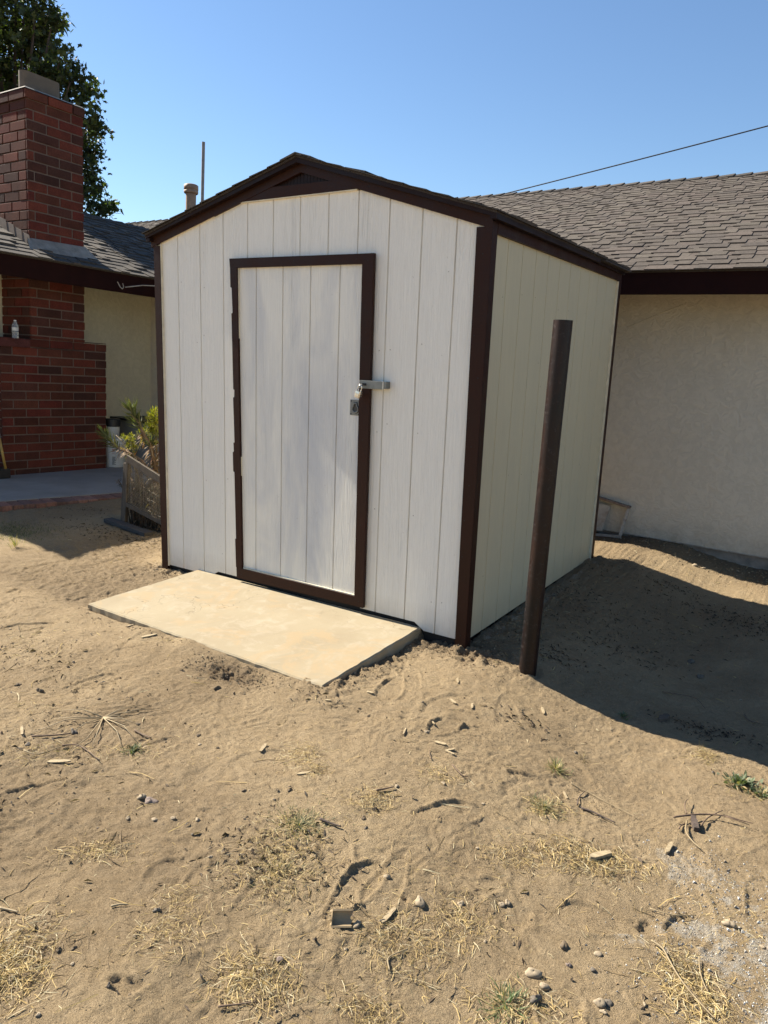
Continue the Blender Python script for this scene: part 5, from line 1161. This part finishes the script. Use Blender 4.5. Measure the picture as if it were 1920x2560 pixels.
# ------------------------------------------------------------ straw litter: nobody could count it
CL = [(240, 2130, .11, .035, 420, 1.0), (422, 2322, .10, .06, 520, .8), (25, 2400, .12, .09, 1400, 1.2), (20, 2445, .1, .05, 700, 1.2), (625, 2444, .10, .05, 1000, 1.0), (690, 2470, .09, .05, 260, 1.0), (675, 2180, .16, .10, 1500, .8), (700, 2100, .14, .08, 700, .8), (443, 2240, .07, .04, 200, .7),
      (756, 1888, .09, .05, 800, .7), (790, 1925, .05, .03, 260, .7), (929, 2000, .10, .045, 700, .8), (1098, 1938, .10, .04, 260, .8), (1275, 2143, .12, .05, 620, .8), (959, 2345, .10, .06, 600, .8), (1160, 2303, .11, .06, 700, .9), (1060, 2375, .12, .06, 400, .9),
      (916, 2527, .09, .04, 420, .9), (1363, 2016, .09, .04, 320, .9), (1430, 2140, .16, .05, 1300, 1.0), (1530, 2165, .14, .05, 900, 1.0), (1714, 2421, .07, .05, 700, 1.1), (1760, 2510, .09, .06, 800, 1.2), (1700, 2480, .12, .08, 300, 1.1), (1300, 2520, .15, .05, 500, 1.0),
      (333, 1880, .16, .05, 200, .8), (120, 1880, .17, .05, 300, .9), (430, 1605, .09, .02, 60, .9), (1870, 1975, .12, .03, 260, .8), (1760, 1890, .1, .03, 180, .8), (40, 1600, .25, .15, 380, .7), (60, 1760, .30, .08, 260, .7), (1860, 2300, .2, .1, 320, .8), (1100, 2200, .3, .1, 300, .7), (1580, 2300, .2, .08, 100, .7)]
q = random.Random(99); verts = []; faces = []; cols = []
SP = [(0.48, 0.35, 0.15), (0.40, 0.28, 0.115), (0.54, 0.41, 0.20), (0.22, 0.155, 0.085), (0.14, 0.095, 0.052), (0.17, 0.12, 0.07), (0.54, 0.46, 0.30)]
smb = MB()
def straw(x, y, L, w, lift=.004, big=False):
    a = q.uniform(0, 6.283); z0 = H(x, y); dx, dy = math.cos(a)*L/2, math.sin(a)*L/2
    za = H(x-dx, y-dy)+q.uniform(.001, lift); zb_ = H(x+dx, y+dy)+q.uniform(.001, lift); zm = max((za+zb_)/2, z0+.001)+q.uniform(0, lift)*.6
    nx_, ny_ = -math.sin(a)*w/2, math.cos(a)*w/2; bx, by = x+q.uniform(-.08, .08)*L, y+q.uniform(-.08, .08)*L; c = q.choice(SP); tz = q.uniform(-.5, .5)*w
    smb.mesh([(x-dx-nx_, y-dy-ny_, za-tz), (x-dx+nx_, y-dy+ny_, za+tz), (bx-nx_, by-ny_, zm-tz), (bx+nx_, by+ny_, zm+tz), (x+dx-nx_*.5, y+dy-ny_*.5, zb_-tz*.5), (x+dx+nx_*.5, y+dy+ny_*.5, zb_+tz*.5)], [(0, 1, 3, 2), (2, 3, 5, 4)], 0, c)
for (u, v, rx, ry, n, k) in CL:
    p = G(u, v)
    ex = Vector((CM.col[0].x, CM.col[0].y)).normalized(); ey = Vector((-ex.y, ex.x))
    for i in range(int(n*(.62 if n > 600 else .85))):
        a, b_ = q.gauss(0, .55)*rx, q.gauss(0, .55)*ry*1.7; x, y = p.x+ex.x*a+ey.x*b_, p.y+ex.y*a+ey.y*b_
        if 0.28 < x < 2.14 and y > -0.9: continue
        r_c = min(1, math.hypot(a/rx, b_/(ry*2))); straw(x, y, abs(q.gauss(.022, .014))*k+.006, q.uniform(.0007, .0016)*k, .003+.010*k*(1-r_c)*(.4+min(1, n/1200)*.6))
for i in range(2600):
    x, y = q.uniform(-1.2, 4.3), q.uniform(-2.9, 0.3)
    if 0.0 < x < 2.2 and y > -0.92: continue
    if y > -0.03 and 0 < x < 2.5: continue
    straw(x, y, abs(q.gauss(.012, .010))+.004, q.uniform(.0008, .0017), .003)
for i in range(130):
    x, y = q.uniform(-1.0, 4.2), q.uniform(-2.8, -0.95); straw(x, y, q.uniform(.05, .13), q.uniform(.0016, .003), .006)
for i in range(500):
    x, y = q.uniform(2.6, 4.4), q.uniform(0.0, 3.4); straw(x, y, q.uniform(.015, .07), q.uniform(.001, .0025), .006)
def bit(x, y, L, w, c):
    a = q.uniform(0, 6.283); z = H(x, y)+.002; dx, dy = math.cos(a)*L/2, math.sin(a)*L/2; nx_, ny_ = -math.sin(a)*w/2, math.cos(a)*w/2; b_ = q.uniform(0, .012)
    smb.mesh([(x-dx, y-dy, H(x-dx, y-dy)+.002), (x-nx_, y-ny_, z+b_), (x+dx, y+dy, H(x+dx, y+dy)+.002), (x+nx_, y+ny_, z+b_*q.random())], [(0, 1, 2, 3)], 0, c)
DK = [(.05, .035, .024), (.075, .052, .034), (.10, .07, .045), (.035, .026, .019)]
for (u, v, sx, sy, n) in ((1400, 1480, .22, .12, 170), (1460, 1560, .25, .15, 160), (1640, 1560, .3, .18, 120), (1820, 1540, .3, .1, 260), (1880, 1570, .2, .1, 200), (1500, 1420, .3, .3, 150), (1770, 1830, .12, .05, 140), (1300, 1800, .1, .04, 60), (1690, 1470, .1, .05, 90), (1560, 1640, .2, .12, 120), (1380, 1640, .12, .08, 130), (320, 1345, .5, .14, 500), (180, 1270, .35, .1, 140), (60, 1650, .3, .15, 160), (40, 1900, .3, .2, 120), (670, 2130, .12, .10, 200), (1100, 2180, .4, .3, 60), (280, 2150, .4, .3, 60), (780, 1740, .12, .05, 50)):
    p = G(u, v)
    for i in range(n):
        x, y = p.x+q.gauss(0, sx), p.y+q.gauss(0, sy)
        if (0.25 < x < 2.14 and -.9 < y) or (-.05 < x < 2.46 and y > -.05 and y < 2.45): continue
        bit(x, y, q.uniform(.008, .04), q.uniform(.002, .009), q.choice(DK))
so2 = build('straw_litter', smb, M['straw'], org=(2, -1.5, 0)); tag(so2, 'dry straw and grass clippings strewn over the dirt', 'straw', kind='stuff')
# green turf at the patio corner, in shade
q = random.Random(55); gm = MB(); pg = G(45, 1335)
for i in range(2600):
    a, b_ = q.gauss(0, .22), q.gauss(0, .16); x, y = pg.x-.12+a, pg.y+b_; z = H(x, y); an = q.uniform(0, 6.28)
    blade(gm, (x, y, z), (math.cos(an)*.7, math.sin(an)*.7, q.uniform(.3, 1.2)), Vector((0, 0, 1)), q.uniform(.012, .04), .003, -.2, q.choice(GR+[(0.30, .25, .12)]), 2)
for i in range(900):
    x, y = q.uniform(-2.2, -.5), q.uniform(-.25, .7); z = H(x, y); an = q.uniform(0, 6.28); blade(gm, (x, y, z), (math.cos(an), math.sin(an), q.uniform(.1, .6)), Vector((0, 0, 1)), q.uniform(.01, .035), .002, -.2, q.choice([(0.30, .24, .13), (.2, .17, .08), (.14, .15, .06)]), 2)
go = build('grass', gm, M['weed'], org=pg); tag(go, 'thin green and dry grass on the dirt near the patio edging', 'grass', kind='stuff')
# crumbs of soil and gravel at the foot of shed, slab and house
q = random.Random(66); cm_ = MB()
def crumb_at(x, y, s_, c):
    z = H(x, y); t = [(x+q.uniform(-1, 1)*s_*.3+s_*a, y+q.uniform(-1, 1)*s_*.3+s_*b_, z+s_*c_+s_*.2) for a, b_, c_ in ((1, 0, 0), (-.5, .87, 0), (-.5, -.87, 0), (0, 0, .9), (.2, .1, -.6))]
    cm_.mesh(t, [(0, 1, 3), (1, 2, 3), (2, 0, 3), (1, 0, 4), (2, 1, 4), (0, 2, 4)], 0, c)
SC = [(0.30, 0.21, 0.12), (0.18, 0.125, 0.072), (0.34, 0.25, 0.145), (0.36, 0.28, 0.18)]
for (ax, ay, bx, by, n, wd) in ((2.14, -.88, 2.16, -.02, 500, .08), (2.15, -.05, 2.75, -.03, 420, .07), (-.1, -.04, .3, -.05, 300, .06), (2.46, .05, 2.5, 2.4, 700, .09), (1.4, -1.0, 1.85, -1.0, 420, .06), (.3, -.87, 1.2, -.9, 200, .03), (2.2, 3.35, 5.5, 3.2, 900, .18)):
    for i in range(n):
        t = q.random(); x, y = ax+(bx-ax)*t+q.gauss(0, wd), ay+(by-ay)*t+q.gauss(0, wd)
        if 0.3 < x < 2.13 and y > -.9: continue
        if y > 0.0 and 0 < x < 2.44 and y < 2.4: continue
        crumb_at(x, y, q.uniform(.0015, .007)*(1.5 if by > 3 else 1), q.choice(SC))
for i in range(6500):
    x, y = q.uniform(-1.2, 4.3), q.uniform(-2.9, 0.2)
    if 0.3 < x < 2.13 and y > -.9: continue
    crumb_at(x, y, q.uniform(.0008, .0032) if q.random() < .93 else q.uniform(.003, .006), q.choice(SC))
WC = [(.42, .40, .36), (.5, .48, .44), (.34, .32, .28), (.3, .25, .19)]
for (c0, sx, n) in ((pc, .17, 1500), (pc2, .10, 400), (pc3, .13, 400)):
    for i in range(n): crumb_at(c0.x+q.gauss(0, sx), c0.y+q.gauss(0, sx), q.uniform(.001, .0038) if q.random() < .95 else q.uniform(.004, .008), q.choice(WC))
cro = build('soil_crumbs', cm_, m_vcol('soil_crumb', .95, .3, .002, 150, .2, .1), org=(2, -1, 0)); tag(cro, 'loose crumbs of soil and grit lying over the yard', 'grit', kind='stuff')

# ------------------------------------------------------------ tree behind the house
def atd(u, v, dist): d = ray(u, v).normalized(); return CAM_POS+d*dist
TD = 15.5; pxm = TD/F_PX*1.03
cl = [(60, 30, 70), (20, 90, 80), (110, 85, 40), (60, 160, 70), (150, 150, 38), (186, 165, 22), (120, 200, 45), (20, 230, 60), (175, 205, 30), (205, 235, 22), (195, 262, 24), (228, 292, 13), (215, 225, 15),
      (222, 340, 12), (245, 328, 9), (212, 385, 16), (232, 380, 10), (220, 418, 16), (226, 450, 12), (214, 480, 18), (245, 478, 14), (222, 512, 16), (250, 528, 12), (272, 520, 8), (205, 440, 22), (195, 350, 18), (90, 20, 30), (85, -10, 28), (130, 55, 18), (125, 110, 30),
      (-70, 50, 90), (-70, 160, 90), (-60, 270, 90), (-30, -70, 90), (40, -70, 50), (140, 320, 50), (110, 420, 55), (170, 500, 40), (40, 330, 60), (0, 430, 60), (150, 250, 40), (-150, 100, 90), (-140, 300, 90), (-200, 0, 90)]
q = random.Random(44); lm_ = MB()
tc_ = atd(20, 250, TD+1.2)
tree = thing('broadleaf_tree', (tc_.x, tc_.y, 0), 'tall dark green leafy tree rising behind the chimney', 'tree')
LP = [(0.036, 0.052, 0.018), (0.048, 0.064, 0.022), (0.030, 0.044, 0.017), (0.075, 0.095, 0.026), (0.024, 0.037, 0.015)]
def leaf(mb, p, s_, c):
    n_ = Vector((q.gauss(0, 1), q.gauss(0, 1), q.gauss(.5, 1))).normalized(); a = n_.orthogonal().normalized(); a = Matrix.Rotation(q.uniform(0, 6.28), 3, n_) @ a; b_ = n_.cross(a)
    st = [(0, -.25), (.30, -.34), (.22, -.06), (.55, .10), (.26, .22), (.16, .34), (0, .75), (-.16, .34), (-.26, .22), (-.55, .10), (-.22, -.06), (-.30, -.34)]
    dr = n_*(-.12*s_); mb.mesh([p+a*(x*s_)+b_*(y*s_)+dr*(x*x+y*y)*2 for x, y in st], [(0, 1, 2, 3, 4, 5, 6), (0, 6, 7, 8, 9, 10, 11)], 0, c)
br_mb = MB(); cents = []
for (u, v, r) in cl:
    dd = TD+q.uniform(-.7, .7) if r < 60 else TD+q.uniform(-.3, 1.2); c = atd(u, v, dd); R_ = r*pxm; cents.append((c, R_))
    # sub-clumps make the outline uneven and let the sky through
    ns = max(3, int(R_*R_*60)); 
    for j in range(ns):
        v3 = Vector((q.gauss(0, 1), q.gauss(0, 1), q.gauss(0, .9))).normalized()*R_*q.uniform(.25, 1.0)
        sc_ = c+v3; sr = q.uniform(.09, .17); nl = int(q.uniform(22, 40)); tone = q.choice([.75, .9, 1.0, 1.15, 1.4])
        for k in range(nl):
            d = Vector((q.gauss(0, 1), q.gauss(0, 1), q.gauss(0, .8)))*sr*.75; cc = q.choice(LP)
            leaf(lm_, sc_+d, q.uniform(.06, .12), tuple(x*tone for x in cc))
        if R_ < .6: br_mb.tube([c, sc_], [.008, .003], 4)
build('crown', lm_, M['leaf'], tree)
trk = Vector((tc_.x, tc_.y, 0))
br_mb.tube([trk, trk+Vector((.1, 0, 2)), trk+Vector((0, .1, 4)), trk+Vector((-.1, 0, 6.5))], [.24, .2, .15, .06], 10)
for c, R_ in cents:
    f = min(max((c.z-1.2)*.75, 2.2), 6.0); st_ = trk+Vector((0, 0, f)); mid = st_.lerp(c, .5)+Vector((0, 0, -.12)); br_mb.tube([st_, mid, c], [.055, .035, .012], 6)
build('trunk', br_mb, M['bark'], tree, smooth=True)
print('objects', len(bpy.data.objects), 'leaf faces', len(lm_.f), 'straw', len(smb.f))
